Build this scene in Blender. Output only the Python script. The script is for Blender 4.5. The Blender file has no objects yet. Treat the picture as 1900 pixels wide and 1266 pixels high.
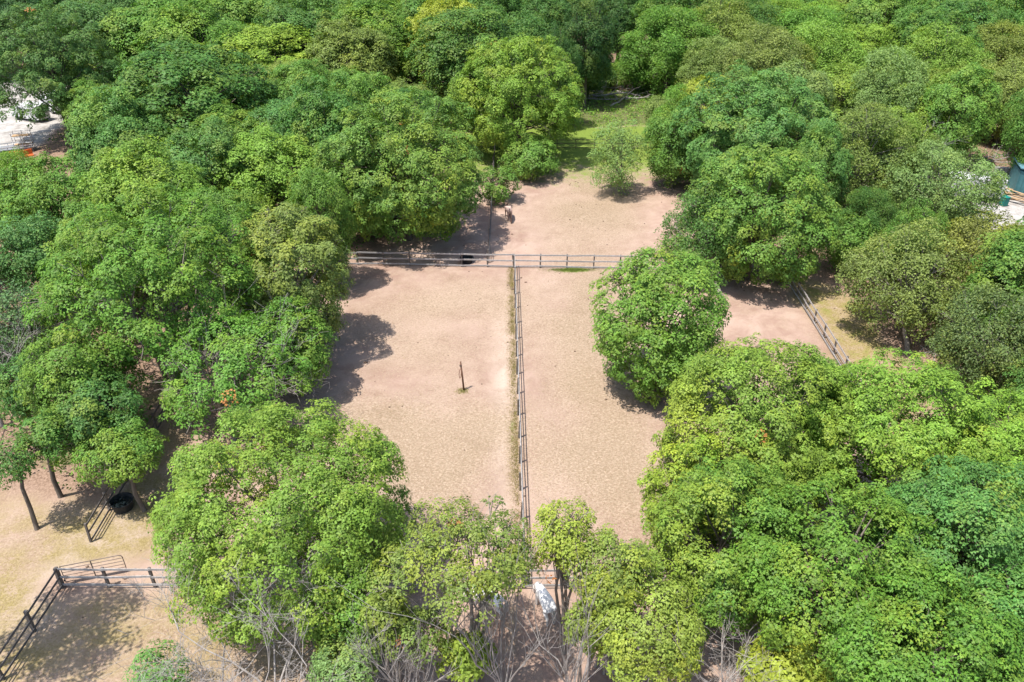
import bpy, bmesh, math, random
import numpy as np
from mathutils import Vector, Matrix

# ------------------------------------------------------------------ camera, sky, sun, exposure
W, HGT, F = 1900.0, 1266.0, 1500.0          # photograph size and focal length in its pixels
TH = math.radians(31.5)                     # camera looks this far below the horizon
CH = 33.0                                   # drone height above the ground
ST, CT = math.sin(TH), math.cos(TH)

sc = bpy.context.scene
COL = sc.collection
cam_d = bpy.data.cameras.new('camera')
cam = bpy.data.objects.new('camera', cam_d)
COL.objects.link(cam)
cam.location = (0, 0, CH)
cam.rotation_euler = (math.radians(90) - TH, 0, 0)
cam_d.sensor_width = 36.0
cam_d.lens = F / W * 36.0
cam_d.clip_start = 0.5
cam_d.clip_end = 6000
sc.camera = cam

SUN = Vector((-0.30, -0.22, 1.0)).normalized()
world = bpy.data.worlds.new('World')
sc.world = world
world.use_nodes = True
wn = world.node_tree
bg = wn.nodes['Background']
sky = wn.nodes.new('ShaderNodeTexSky')
sky.sky_type = 'NISHITA'
sky.sun_disc = False
sky.sun_elevation = math.asin(SUN.z)
sky.sun_rotation = math.atan2(SUN.x, SUN.y)
sky.air_density = 1.0
sky.dust_density = 1.6
sky.ozone_density = 1.0
wn.links.new(sky.outputs[0], bg.inputs[0])
bg.inputs[1].default_value = 0.15

sun_d = bpy.data.lights.new('sun', 'SUN')
sun_d.energy = 4.5
sun_d.angle = math.radians(0.53)
sun_d.color = (1.0, 0.95, 0.87)
sun = bpy.data.objects.new('sun', sun_d)
COL.objects.link(sun)
sun.rotation_euler = SUN.to_track_quat('Z', 'Y').to_euler()
sun.location = SUN * 200

sc.view_settings.view_transform = 'Standard'
sc.view_settings.look = 'None'
sc.view_settings.gamma = 1.0
sc.view_settings.use_curve_mapping = False
sc.view_settings.exposure = 0.68
sc.render.engine = 'CYCLES'
sc.cycles.max_bounces = 6
sc.cycles.diffuse_bounces = 2
sc.cycles.transmission_bounces = 4
sc.cycles.glossy_bounces = 2

RNG = np.random.default_rng(11)
random.seed(5)


def G(px, py, h=0.0):
    """point at height h that the photograph shows at pixel (px, py)"""
    u, v = (px - W / 2) / F, (py - HGT / 2) / F
    t = (CH - h) / (ST + v * CT)
    return Vector((u * t, (CT - v * ST) * t, h))


def depth(p):
    return (CH - p.z) * ST + p.y * CT


# ------------------------------------------------------------------ node helpers
class NT:
    def __init__(self, name):
        self.m = bpy.data.materials.new(name)
        self.m.use_nodes = True
        self.t = self.m.node_tree
        self.t.nodes.clear()
        self.out = self.t.nodes.new('ShaderNodeOutputMaterial')

    def n(self, typ, ins=None, **kw):
        nd = self.t.nodes.new(typ)
        for k, v in kw.items():
            setattr(nd, k, v)
        for k, v in (ins or {}).items():
            if isinstance(v, bpy.types.NodeSocket):
                self.t.links.new(v, nd.inputs[k])
            else:
                nd.inputs[k].default_value = v
        return nd

    def mix(self, fac, a, b, mode='MIX'):
        nd = self.t.nodes.new('ShaderNodeMixRGB')
        nd.blend_type = mode
        for k, v in ((0, fac), (1, a), (2, b)):
            if isinstance(v, bpy.types.NodeSocket):
                self.t.links.new(v, nd.inputs[k])
            elif k == 0:
                nd.inputs[0].default_value = v
            else:
                nd.inputs[k].default_value = (*v, 1) if len(v) == 3 else v
        return nd.outputs[0]

    def math(self, op, a, b=0.0, c=0.0, clamp=False):
        nd = self.t.nodes.new('ShaderNodeMath')
        nd.operation = op
        nd.use_clamp = clamp
        for k, v in enumerate((a, b, c)):
            if isinstance(v, bpy.types.NodeSocket):
                self.t.links.new(v, nd.inputs[k])
            else:
                nd.inputs[k].default_value = v
        return nd.outputs[0]

    def noise(self, vec, scale, detail=4.0, rough=0.55, dist=0.0):
        nd = self.n('ShaderNodeTexNoise', {'Scale': scale, 'Detail': detail, 'Roughness': rough, 'Distortion': dist})
        if vec is not None:
            self.t.links.new(vec, nd.inputs['Vector'])
        return nd.outputs[0]

    def ramp(self, fac, lo, hi):
        nd = self.n('ShaderNodeMapRange', {'Value': fac, 'From Min': lo, 'From Max': hi})
        nd.interpolation_type = 'SMOOTHSTEP'
        return nd.outputs[0]

    def coord(self, which='Object', scale=None, rot=None):
        c = self.n('ShaderNodeTexCoord').outputs[which]
        if scale or rot:
            mp = self.n('ShaderNodeMapping', {'Vector': c})
            if scale:
                mp.inputs['Scale'].default_value = scale
            if rot:
                mp.inputs['Rotation'].default_value = rot
            c = mp.outputs[0]
        return c

    def finish(self, sh):
        self.t.links.new(sh, self.out.inputs[0])
        return self.m


def surf_mat(name, col, col2=None, rough=0.8, scale=6.0, bump=0.2, stretch=None, metallic=0.0, island=False, spec=0.3):
    """two-tone weathered surface with fine relief"""
    t = NT(name)
    c = t.coord('Object', stretch)
    nz = t.noise(c, scale, 5, 0.6)
    col2 = col2 or tuple(x * 0.7 for x in col)
    base = t.mix(t.ramp(nz, 0.32, 0.68), col2, col)
    rnd = t.n('ShaderNodeObjectInfo').outputs['Random']
    base = t.mix(t.math('MULTIPLY_ADD', rnd, 0.75, 0.0), base, tuple(x * 0.6 for x in col))
    fine = t.noise(c, scale * 6, 3, 0.6)
    base = t.mix(0.25, base, t.mix(fine, (0.3, 0.3, 0.3), (1, 1, 1)), 'MULTIPLY')
    b = t.n('ShaderNodeBump', {'Strength': bump, 'Distance': 0.02, 'Height': fine})
    p = t.n('ShaderNodeBsdfPrincipled', {'Base Color': base, 'Roughness': rough, 'Metallic': metallic, 'Normal': b.outputs[0],
                                        'Specular IOR Level': spec})
    return t.finish(p.outputs[0])


def leaf_mat():
    t = NT('leaves')
    base = t.n('ShaderNodeObjectInfo').outputs['Color']
    at = t.n('ShaderNodeAttribute', attribute_name='leaf', attribute_type='GEOMETRY').outputs['Color']
    sep = t.n('ShaderNodeSeparateColor', {'Color': at})
    r, y, d = sep.outputs[0], sep.outputs[1], sep.outputs[2]
    c = t.mix(y, base, (0.36, 0.39, 0.04))
    c = t.mix(d, c, (0.50, 0.20, 0.07))
    br = t.math('MULTIPLY_ADD', r, 0.9, 0.5)
    c = t.mix(1.0, c, t.n('ShaderNodeCombineColor', {0: br, 1: br, 2: br}).outputs[0], 'MULTIPLY')
    p = t.n('ShaderNodeBsdfPrincipled', {'Base Color': c, 'Roughness': 0.55, 'Specular IOR Level': 0.28})
    tc = t.mix(1.0, c, (1.25, 1.35, 0.5), 'MULTIPLY')
    tr = t.n('ShaderNodeBsdfTranslucent', {'Color': tc})
    mx = t.n('ShaderNodeMixShader', {0: 0.27, 1: p.outputs[0], 2: tr.outputs[0]})
    return t.finish(mx.outputs[0])


M = {}
M['leaf'] = leaf_mat()
M['bark'] = surf_mat('bark', (0.21, 0.175, 0.145), (0.11, 0.09, 0.075), 0.9, 3.0, 0.6, (1, 1, 0.25))
M['barkpale'] = surf_mat('pale_bark', (0.36, 0.32, 0.28), (0.22, 0.19, 0.165), 0.9, 3.0, 0.5, (1, 1, 0.25))
M['dead'] = surf_mat('dead_wood', (0.48, 0.44, 0.41), (0.30, 0.27, 0.25), 0.9, 4.0, 0.4)
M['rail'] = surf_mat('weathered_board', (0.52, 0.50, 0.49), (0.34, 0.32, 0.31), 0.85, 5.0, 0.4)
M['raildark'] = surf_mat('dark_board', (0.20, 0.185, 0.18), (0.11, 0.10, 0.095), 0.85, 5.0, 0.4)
M['post'] = surf_mat('weathered_post', (0.22, 0.195, 0.175), (0.12, 0.10, 0.09), 0.9, 5.0, 0.4, (1, 1, 0.3))
M['wire'] = surf_mat('rusty_wire', (0.11, 0.08, 0.065), (0.07, 0.05, 0.04), 0.7, 5.0, 0.1)
M['brownpost'] = surf_mat('brown_post', (0.24, 0.13, 0.085), (0.15, 0.085, 0.055), 0.85, 5.0, 0.4, (1, 1, 0.3))
M['rubber'] = surf_mat('black_rubber', (0.022, 0.024, 0.028), (0.04, 0.04, 0.042), 0.55, 4.0, 0.1)
M['water'] = surf_mat('tub_water', (0.02, 0.03, 0.035), None, 0.06, 2.0, 0.05, spec=0.6)
M['gate'] = surf_mat('gate_tube', (0.23, 0.19, 0.17), (0.14, 0.10, 0.085), 0.5, 4.0, 0.1, metallic=0.3)
M['rope'] = surf_mat('rope', (0.30, 0.15, 0.11), None, 0.9, 20, 0.3)
M['white'] = surf_mat('white_paint', (0.80, 0.80, 0.80), (0.70, 0.70, 0.70), 0.45, 1.5, 0.03)
M['grey'] = surf_mat('grey_metal', (0.45, 0.46, 0.48), (0.34, 0.35, 0.37), 0.45, 2.0, 0.05, metallic=0.5)
M['dark'] = surf_mat('dark_trim', (0.03, 0.03, 0.035), None, 0.5, 3.0, 0.05)
M['orange'] = surf_mat('orange_plastic', (0.75, 0.16, 0.03), (0.6, 0.12, 0.03), 0.5, 3.0, 0.05)
M['teal'] = surf_mat('teal_metal', (0.075, 0.22, 0.24), (0.055, 0.17, 0.19), 0.55, 1.2, 0.05)
M['tealroof'] = surf_mat('teal_roof', (0.20, 0.42, 0.50), (0.16, 0.36, 0.43), 0.5, 1.2, 0.05)
M['green'] = surf_mat('green_steel', (0.008, 0.13, 0.095), (0.006, 0.085, 0.065), 0.55, 2.0, 0.05)
M['bin'] = surf_mat('teal_plastic', (0.015, 0.24, 0.20), (0.012, 0.19, 0.16), 0.5, 2.0, 0.05)
M['plank'] = surf_mat('raw_plank', (0.62, 0.42, 0.24), (0.45, 0.30, 0.18), 0.8, 4.0, 0.2)
M['roof'] = surf_mat('roof_shingle', (0.27, 0.19, 0.16), (0.20, 0.14, 0.12), 0.9, 4.0, 0.4)
M['siding'] = surf_mat('siding', (0.55, 0.52, 0.48), None, 0.8, 3.0, 0.1)
M['glass'] = surf_mat('window_glass', (0.03, 0.04, 0.05), None, 0.08, 1.0, 0.0, spec=0.6)
M['concrete'] = surf_mat('concrete_block', (0.55, 0.53, 0.50), None, 0.9, 3.0, 0.3)
M['hair'] = surf_mat('dark_hair', (0.06, 0.035, 0.025), None, 0.7, 8, 0.2)
M['palehair'] = surf_mat('pale_hair', (0.55, 0.52, 0.48), None, 0.7, 8, 0.2)


def horse_mat(name, body, dark):
    t = NT(name)
    c = t.coord('Object')
    sp = t.n('ShaderNodeSeparateXYZ', {0: c})
    leg = t.ramp(sp.outputs[2], 0.78, 0.45)
    face = t.ramp(sp.outputs[1], 0.75, 1.15)
    m = t.math('MAXIMUM', leg, face)
    nz = t.noise(c, 4.5, 4, 0.6)
    m = t.math('ADD', m, t.math('MULTIPLY', t.math('SUBTRACT', nz, 0.5), 0.4), clamp=True)
    base = t.mix(t.math('MULTIPLY', m, 0.9), body, dark)
    p = t.n('ShaderNodeBsdfPrincipled', {'Base Color': base, 'Roughness': 0.55, 'Specular IOR Level': 0.3})
    return t.finish(p.outputs[0])


M['roan'] = horse_mat('roan_coat', (0.52, 0.37, 0.31), (0.10, 0.055, 0.045))
M['whitecoat'] = horse_mat('white_coat', (0.82, 0.80, 0.78), (0.62, 0.58, 0.55))


# ------------------------------------------------------------------ object helpers
def mesh_np(name, V, Fc, col=None, smooth=False):
    """mesh from numpy vertices and equal-length faces"""
    V = np.asarray(V, np.float32)
    Fc = np.asarray(Fc, np.int32)
    k = Fc.shape[1]
    me = bpy.data.meshes.new(name)
    me.vertices.add(len(V))
    me.vertices.foreach_set('co', V.ravel())
    me.loops.add(Fc.size)
    me.loops.foreach_set('vertex_index', Fc.ravel())
    me.polygons.add(len(Fc))
    me.polygons.foreach_set('loop_start', np.arange(0, Fc.size, k, dtype=np.int32))
    me.polygons.foreach_set('loop_total', np.full(len(Fc), k, np.int32))
    if smooth:
        me.polygons.foreach_set('use_smooth', np.ones(len(Fc), bool))
    for nm, c in (col or {}).items():
        a = me.attributes.new(nm, 'FLOAT_COLOR', 'POINT')
        c4 = np.ones((len(V), 4), np.float32)
        c4[:, :3] = c
        a.data.foreach_set('color', c4.ravel())
    me.update(calc_edges=True)
    return me


def link(name, me, mat=None, parent=None, loc=None, rot=None, scale=None):
    o = bpy.data.objects.new(name, me)
    COL.objects.link(o)
    if mat is not None and me is not None and len(me.materials) == 0:
        me.materials.append(mat)
    if parent is not None:
        o.parent = parent
    if loc is not None:
        o.location = loc
    if rot is not None:
        o.rotation_euler = rot
    if scale is not None:
        o.scale = scale
    return o


def tag(o, label=None, cat=None, group=None, kind=None):
    if label:
        o['label'] = label
    if cat:
        o['category'] = cat
    if group:
        o['group'] = group
    if kind:
        o['kind'] = kind
    return o


def thing(name, label, cat, loc=(0, 0, 0), rz=0.0, group=None):
    o = link(name, None, loc=loc, rot=(0, 0, rz))
    o.empty_display_size = 0.3
    return tag(o, label, cat, group)


class MB:
    """collects shapes into one mesh"""
    def __init__(self):
        self.bm = bmesh.new()

    def box(self, c, s, rot=None, bev=0.0):
        mt = Matrix.Translation(c)
        if rot is not None:
            mt = mt @ rot.to_4x4()
        r = bmesh.ops.create_cube(self.bm, size=1.0, matrix=mt @ Matrix.Diagonal((*s, 1)))
        if bev > 0:
            es = list({e for v in r['verts'] for e in v.link_edges})
            bmesh.ops.bevel(self.bm, geom=es, offset=bev, segments=1, affect='EDGES')
        return self

    def cyl(self, c, r1, r2, h, seg=16, axis='Z', cap=True):
        rot = {'Z': Matrix.Identity(4), 'X': Matrix.Rotation(math.pi / 2, 4, 'Y'), 'Y': Matrix.Rotation(math.pi / 2, 4, 'X')}[axis]
        bmesh.ops.create_cone(self.bm, cap_ends=cap, segments=seg, radius1=r1, radius2=r2, depth=h, matrix=Matrix.Translation(c) @ rot)
        return self

    def tube(self, pts, radii, sides=6):
        V, Fc = tube_np([np.array(p, float) for p in pts], radii, sides)
        vs = [self.bm.verts.new(v) for v in V]
        for f in Fc:
            self.bm.faces.new([vs[i] for i in f])
        self.bm.faces.new(list(reversed(vs[:sides])))
        self.bm.faces.new(vs[-sides:])
        return self

    def prism(self, poly, x0, x1):
        """polygon in YZ extruded along X"""
        a = [self.bm.verts.new((x0, y, z)) for y, z in poly]
        b = [self.bm.verts.new((x1, y, z)) for y, z in poly]
        n = len(poly)
        self.bm.faces.new(list(reversed(a)))
        self.bm.faces.new(b)
        for i in range(n):
            self.bm.faces.new((a[i], a[(i + 1) % n], b[(i + 1) % n], b[i]))
        return self

    def mesh(self, name, smooth=False):
        bmesh.ops.recalc_face_normals(self.bm, faces=self.bm.faces)
        me = bpy.data.meshes.new(name)
        self.bm.to_mesh(me)
        self.bm.free()
        if smooth:
            me.polygons.foreach_set('use_smooth', np.ones(len(me.polygons), bool))
        return me

    def build(self, name, mat, parent=None, smooth=False, **kw):
        return link(name, self.mesh(name, smooth), mat, parent, **kw)


def tube_np(pts, radii, sides=5):
    """open tube along a polyline: vertices and quads"""
    pts = np.asarray(pts, float)
    n = len(pts)
    tan = np.gradient(pts, axis=0)
    tan /= np.linalg.norm(tan, axis=1, keepdims=True) + 1e-9
    ref = np.array([0.31, 0.95, 0.05])
    if abs(tan[:, :].dot(ref)).max() > 0.95:
        ref = np.array([1.0, 0.1, 0.0])
    a = np.cross(tan, ref)
    a /= np.linalg.norm(a, axis=1, keepdims=True) + 1e-9
    b = np.cross(tan, a)
    ang = np.linspace(0, 2 * math.pi, sides, endpoint=False)
    rad = np.asarray(radii, float)[:, None, None]
    V = pts[:, None, :] + rad * (np.cos(ang)[None, :, None] * a[:, None, :] + np.sin(ang)[None, :, None] * b[:, None, :])
    V = V.reshape(-1, 3)
    i = np.arange(n - 1)[:, None] * sides
    j = np.arange(sides)[None, :]
    j2 = (j + 1) % sides
    Fc = np.stack([i + j, i + j2, i + sides + j2, i + sides + j], -1).reshape(-1, 4)
    return V, Fc


class Tubes:
    def __init__(self):
        self.V, self.F, self.n = [], [], 0

    def add(self, pts, radii, sides=5):
        V, Fc = tube_np(pts, radii, sides)
        self.V.append(V)
        self.F.append(Fc + self.n)
        self.n += len(V)

    def mesh(self, name):
        return mesh_np(name, np.concatenate(self.V), np.concatenate(self.F), smooth=True)


def unit(v):
    return v / (np.linalg.norm(v, axis=-1, keepdims=True) + 1e-9)


# ------------------------------------------------------------------ foliage
def leaf_cloud(rng, p, a, sr, n_leaf, ls, yel, dead, loose=0.3, droop=0.55):
    """sprays of leaves: each a small drooping dome of folded leaves. p positions, a axes, sr radii"""
    S = len(p)
    ref = np.where(np.abs(a[:, 2:3]) > 0.9, [[1.0, 0, 0]], [[0, 0, 1.0]])
    t1 = unit(np.cross(a, ref))
    t2 = np.cross(a, t1)
    ph = rng.uniform(0, 2 * np.pi, (S, n_leaf, 1))
    q = np.sqrt(rng.uniform(0.02, 1, (S, n_leaf, 1)))
    d = np.cos(ph) * t1[:, None] + np.sin(ph) * t2[:, None]
    A = a[:, None]
    srr = sr[:, None, None]
    pos = p[:, None] + d * q * srr - A * (q ** 2) * srr * droop + rng.normal(0, 0.05, (S, n_leaf, 3)) * (0.4 + loose * 1.6)
    tip = unit(d - A * 0.45 * q + rng.normal(0, loose, (S, n_leaf, 3)))
    nor = unit(A + d * 0.55 * q + rng.normal(0, loose, (S, n_leaf, 3)))
    side = unit(np.cross(nor, tip))
    l = ls * rng.uniform(0.7, 1.25, (S, n_leaf, 1))
    V = np.stack([pos + side * l * 0.42 + tip * l * 0.12, pos + tip * l, pos - side * l * 0.42 + nor * l * 0.06], 2).reshape(-1, 3)
    n = S * n_leaf
    Fc = np.arange(n * 3).reshape(-1, 3)
    r = np.repeat(0.5 * np.repeat(rng.uniform(0, 1, S), n_leaf) + 0.5 * rng.uniform(0, 1, n), 3)
    y = np.clip(np.repeat(yel, n_leaf) + rng.normal(0, 0.06, n), 0, 1)
    dd = np.repeat(dead, n_leaf)
    C = np.stack([r, np.repeat(y, 3), np.repeat(dd, 3)], -1)
    return V, Fc, C


def make_tree(rng, r, rz, hc, lobe=1.5, dens=5.0, n_leaf=14, ls=0.2, spray=0.45, yel=0.06, ypatch=None, dead=None,
              stems=0, bottom=-0.75, gaps=0.0, trunk_r=None, loose=0.3, twigs=3, lean=(0, 0), shape=1.0, sparse_low=0.0, stray_p=0.0006):
    """trunk mesh and crown mesh about the tree's base; the crown is an uneven ellipsoid centred at height hc"""
    surf = 4 * np.pi * ((2 * (r * rz) ** 1.6 + (r * r) ** 1.6) / 3) ** (1 / 1.6)
    nl = max(10, int(surf * 1.45 / (np.pi * lobe ** 2)))
    k = np.arange(nl) + 0.5
    z = 1 - 2 * k / nl
    ph = np.pi * (1 + 5 ** 0.5) * k + rng.uniform(0, 6.28)
    dirs = np.stack([np.sqrt(1 - z * z) * np.cos(ph), np.sqrt(1 - z * z) * np.sin(ph), z], -1)
    dirs = unit(dirs + rng.normal(0, 0.22, dirs.shape))
    dirs = dirs[dirs[:, 2] > bottom]
    nl = len(dirs)
    lr = lobe * rng.uniform(0.65, 1.35, nl)
    w = rng.normal(0, 1, (4, 3))
    lump = 1 + 0.06 * np.sin(dirs @ w[0] * 2 + 1) + 0.06 * np.sin(dirs @ w[1] * 3) + rng.normal(0, 0.042, nl)
    rad = np.array([r, r, rz])
    cen = dirs * rad * lump[:, None]
    cen -= dirs * lr[:, None] * 0.85
    low = dirs[:, 2] < 0
    cen[low, :2] *= shape
    # inner lobes fill the crown
    ni = max(6, int(nl * lobe / 3.2))
    din = unit(rng.normal(0, 1, (ni, 3)))
    cin = din * rad * rng.uniform(0.2, 0.68, (ni, 1))
    cin = cin[cin[:, 2] > bottom * rz * 0.6]
    cen_all = np.concatenate([cen, cin])
    lr_all = np.concatenate([lr, np.full(len(cin), max(1.1, r * .22))])
    out_all = unit(cen_all / rad)
    keep = np.ones(len(cen_all), bool)
    if gaps > 0:
        keep = rng.uniform(0, 1, len(cen_all)) > gaps
    if sparse_low > 0:
        keep &= ~((out_all[:, 2] < 0.1) & (rng.uniform(0, 1, len(cen_all)) < sparse_low))
    # sprays on the lobes
    ns = np.maximum(3, (dens * np.pi * lr_all ** 2 * 1.1)).astype(int)
    ns[len(cen):] = np.maximum(3, ns[len(cen):] * 0.36)
    idx = np.repeat(np.where(keep)[0], ns[keep])
    sd = unit(rng.normal(0, 1, (len(idx), 3)) + out_all[idx] * 0.55 + np.array([0, 0, 0.35]))
    P = cen_all[idx] + sd * lr_all[idx][:, None] * rng.uniform(0.6, 1.06, (len(idx), 1))
    ax = unit(sd * 0.5 + out_all[idx] * 0.35 + np.array([0, 0, 0.6]) + rng.normal(0, 0.18, P.shape))
    ok = P[:, 2] > -hc + 0.5
    P, ax, idx = P[ok], ax[ok], idx[ok]
    lobe_y = np.clip(rng.normal(yel, 0.09 + yel * 0.6, len(cen_all)), 0, 1)
    y = np.clip(lobe_y[idx] + rng.normal(0, 0.05, len(idx)), 0, 1)
    if ypatch is not None:
        for (pd, cosang, amt) in ypatch:
            pd = np.array(pd, float)
            pd /= np.linalg.norm(pd)
            m = np.clip((unit(P / rad) @ pd - cosang) / 0.15, 0, 1)
            y = np.clip(y + m * amt * rng.uniform(0.6, 1.2, len(y)), 0, 1)
    dd = np.zeros(len(P))
    if dead is not None:
        pd, rr = dead
        m = np.linalg.norm(P - np.array(pd) * rad, axis=1) < rr
        dd[m] = (rng.uniform(0, 1, m.sum()) < 0.8) * rng.uniform(0.6, 1, m.sum())
    stray = rng.uniform(0, 1, len(P)) < stray_p
    dd[stray] = 0.9
    off = np.array([lean[0], lean[1], hc])
    V, Fc, C = leaf_cloud(rng, P + off, ax, spray * rng.uniform(0.65, 1.5, len(P)), n_leaf, ls, y, dd, loose)
    crown = mesh_np('crown', V, Fc, {'leaf': C})
    # wood
    tb = Tubes()
    tr = trunk_r or 0.035 * (hc + rz) * 0.62
    tgt = cen_all + off
    if stems == 0:
        fork = np.array([lean[0] * 0.35, lean[1] * 0.35, max(0.9, (hc - rz * 0.75))])
        if fork[2] > hc * 0.6:
            fork[2] = hc * 0.6
        mid = fork * 0.5 + np.array([rng.normal(0, 0.08), rng.normal(0, 0.08), 0])
        top = off + np.array([rng.normal(0, 0.3), rng.normal(0, 0.3), rz * 0.45])
        tb.add([[0, 0, -0.15], [0, 0, 0.12], mid, fork, (fork + top) / 2 + rng.normal(0, 0.15, 3), top],
               [tr * 1.5, tr * 1.12, tr * 0.95, tr * 0.85, tr * 0.5, tr * 0.14], 8)
        for i, c in enumerate(tgt):
            if rng.uniform() > 44.0 / len(tgt):
                continue
            s = fork + (top - fork) * np.clip(rng.uniform(0, 0.6) * (0.4 + (c[2] - fork[2]) / (rz * 2 + 0.1)), 0, 0.75)
            m1 = s + (c - s) * 0.45 + np.array([0, 0, 0.25 * np.linalg.norm((c - s)[:2])]) * rng.uniform(0.1, 0.7) + rng.normal(0, 0.12, 3)
            b = tr * rng.uniform(0.22, 0.42)
            tb.add([s, m1, c], [b, b * 0.6, b * 0.22], 5)
            for _ in range(twigs):
                e = c + unit(rng.normal(0, 1, 3) + out_all[i] * 0.7) * lr_all[i] * rng.uniform(0.6, 1.0)
                tb.add([c - (c - m1) * 0.25, (c + e) / 2 + rng.normal(0, 0.08, 3), e], [b * 0.28, b * 0.2, 0.008], 4)
    else:
        order = rng.permutation(len(tgt))
        starts = [np.array([rng.normal(0, 0.35), rng.normal(0, 0.35), -0.1]) for _ in range(stems)]
        mains = []
        for si in range(stems):
            a_ = 6.283 * si / stems + rng.uniform(-.3, .3)
            e = off + np.array([math.cos(a_) * r * rng.uniform(.3, .65), math.sin(a_) * r * rng.uniform(.3, .65), rz * rng.uniform(-.1, .5)])
            s = starts[si]
            m1 = s + (e - s) * 0.35 + np.array([0, 0, 0.5]) + rng.normal(0, 0.12, 3)
            m2 = s + (e - s) * 0.7 + np.array([0, 0, 0.5]) + rng.normal(0, 0.2, 3)
            b = tr * rng.uniform(0.38, 0.62)
            tb.add([s, s + (m1 - s) * .3 + rng.normal(0, .04, 3), m1, m2, e], [b * 1.2, b, b * .85, b * .55, b * .2], 6)
            mains.append((s, m1, m2, e, b))
        for i in order[:70]:
            c = tgt[i]
            best = min(mains, key=lambda q: np.linalg.norm((q[1] + q[2]) / 2 - c) + rng.uniform(0, 1.0))
            s = best[1] + (best[2] - best[1]) * rng.uniform(0, 1)
            m1 = s + (c - s) * 0.5 + np.array([0, 0, 0.3]) + rng.normal(0, 0.15, 3)
            b = best[4] * rng.uniform(0.3, 0.55)
            tb.add([s, m1, c], [b, b * .65, b * .3], 5)
            for _ in range(twigs):
                e = c + unit(rng.normal(0, 1, 3) + out_all[i] * 0.7) * lr_all[i] * rng.uniform(0.7, 1.15)
                tb.add([c - (c - m1) * 0.3, (c + e) / 2 + rng.normal(0, 0.1, 3), e], [b * 0.4, b * 0.28, 0.008], 4)
    return tb.mesh('trunk'), crown


def bare_branches(rng, tb, s, d, L, r, lev, up=0.25, spread=0.75, seg=4, kids=(3, 5)):
    pts = [s]
    dd = d / np.linalg.norm(d)
    dirs = [dd]
    for i in range(seg):
        dd = unit(dd + rng.normal(0, 0.16, 3) + np.array([0, 0, up * 0.12]))
        pts.append(pts[-1] + dd * L / seg)
        dirs.append(dd)
    tb.add(pts, np.linspace(r, max(r * 0.35, 0.006), seg + 1), 5 if lev > 1 else 3)
    if lev <= 0:
        return
    for _ in range(rng.integers(*kids) + (1 if lev > 1 else 0)):
        i = rng.integers(1, seg + 1)
        nd = unit(dirs[i] + rng.normal(0, spread, 3) * np.array([1, 1, 0.7]) + np.array([0, 0, up * 0.3]))
        bare_branches(rng, tb, pts[i], nd, L * rng.uniform(0.45, 0.7), max(0.007, r * rng.uniform(0.35, 0.55)), lev - 1, up, spread, max(2, seg - 1), kids)


# ------------------------------------------------------------------ ground
def inpoly(X, Y, poly):
    ins = np.zeros(X.shape, bool)
    n = len(poly)
    for i in range(n):
        x1, y1 = poly[i]
        x2, y2 = poly[(i + 1) % n]
        c = (y1 > Y) != (y2 > Y)
        with np.errstate(divide='ignore', invalid='ignore'):
            xi = (x2 - x1) * (Y - y1) / (y2 - y1 + 1e-12) + x1
        ins ^= c & (X < xi)
    return ins


def sdist(X, Y, poly):
    d = np.full(X.shape, 1e9)
    n = len(poly)
    for i in range(n):
        x1, y1 = poly[i]
        x2, y2 = poly[(i + 1) % n]
        dx, dy = x2 - x1, y2 - y1
        t = np.clip(((X - x1) * dx + (Y - y1) * dy) / (dx * dx + dy * dy + 1e-12), 0, 1)
        d = np.minimum(d, np.hypot(X - x1 - t * dx, Y - y1 - t * dy))
    return np.where(inpoly(X, Y, poly), -d, d)


def pp(*px):
    return [tuple(G(a, b)[:2]) for a, b in px]


def soft(d, w):
    return np.clip(0.5 - d / (2 * w), 0, 1)


def vnoise(X, Y, s, seed):
    """smooth value noise for region edges"""
    x, y = X / s, Y / s
    xi, yi = np.floor(x).astype(np.int64), np.floor(y).astype(np.int64)
    fx, fy = x - xi, y - yi
    fx, fy = fx * fx * (3 - 2 * fx), fy * fy * (3 - 2 * fy)

    def h(a, b):
        q = np.sin(a * 127.1 + b * 311.7 + seed * 74.7) * 43758.5453
        return q - np.floor(q)
    return (h(xi, yi) * (1 - fx) + h(xi + 1, yi) * fx) * (1 - fy) + (h(xi, yi + 1) * (1 - fx) + h(xi + 1, yi + 1) * fx) * fy


PADDOCK = pp((118, 1095), (475, 489), (700, 489), (840, 300), (850, 262), (1260, 262), (1290, 400), (1449, 503), (1822, 1095), (1822, 1420), (118, 1420))
LAWN_L = pp((-260, 1420), (-150, 960), (20, 930), (170, 930), (330, 760), (330, 1000), (118, 1095), (500, 1095), (620, 1266), (760, 1500), (-260, 1500))
STRIP_R = pp((1452, 500), (1520, 520), (1620, 560), (1680, 690), (1900, 1000), (1822, 1095), (1545, 660))
FAR_GRASS = pp((800, 275), (900, 236), (1080, 234), (1300, 232), (1290, 275))
WEEDS = pp((900, 236), (1030, 172), (1240, 168), (1320, 232), (1080, 236))
YARD_L = pp((-260, 300), (20, 300), (75, 268), (150, 200), (150, 140), (-260, 140))
YARD_R = pp((1700, 420), (1790, 322), (2150, 300), (2250, 420), (1860, 428))
PATH_R = pp((1462, 515), (1490, 535), (1545, 575), (1572, 625), (1560, 630), (1520, 585), (1478, 545))


def wood_mask(X, Y):
    d = np.minimum.reduce([sdist(X, Y, PADDOCK), sdist(X, Y, LAWN_L), sdist(X, Y, YARD_L), sdist(X, Y, YARD_R), sdist(X, Y, STRIP_R), sdist(X, Y, FAR_GRASS)])
    return d


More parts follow.
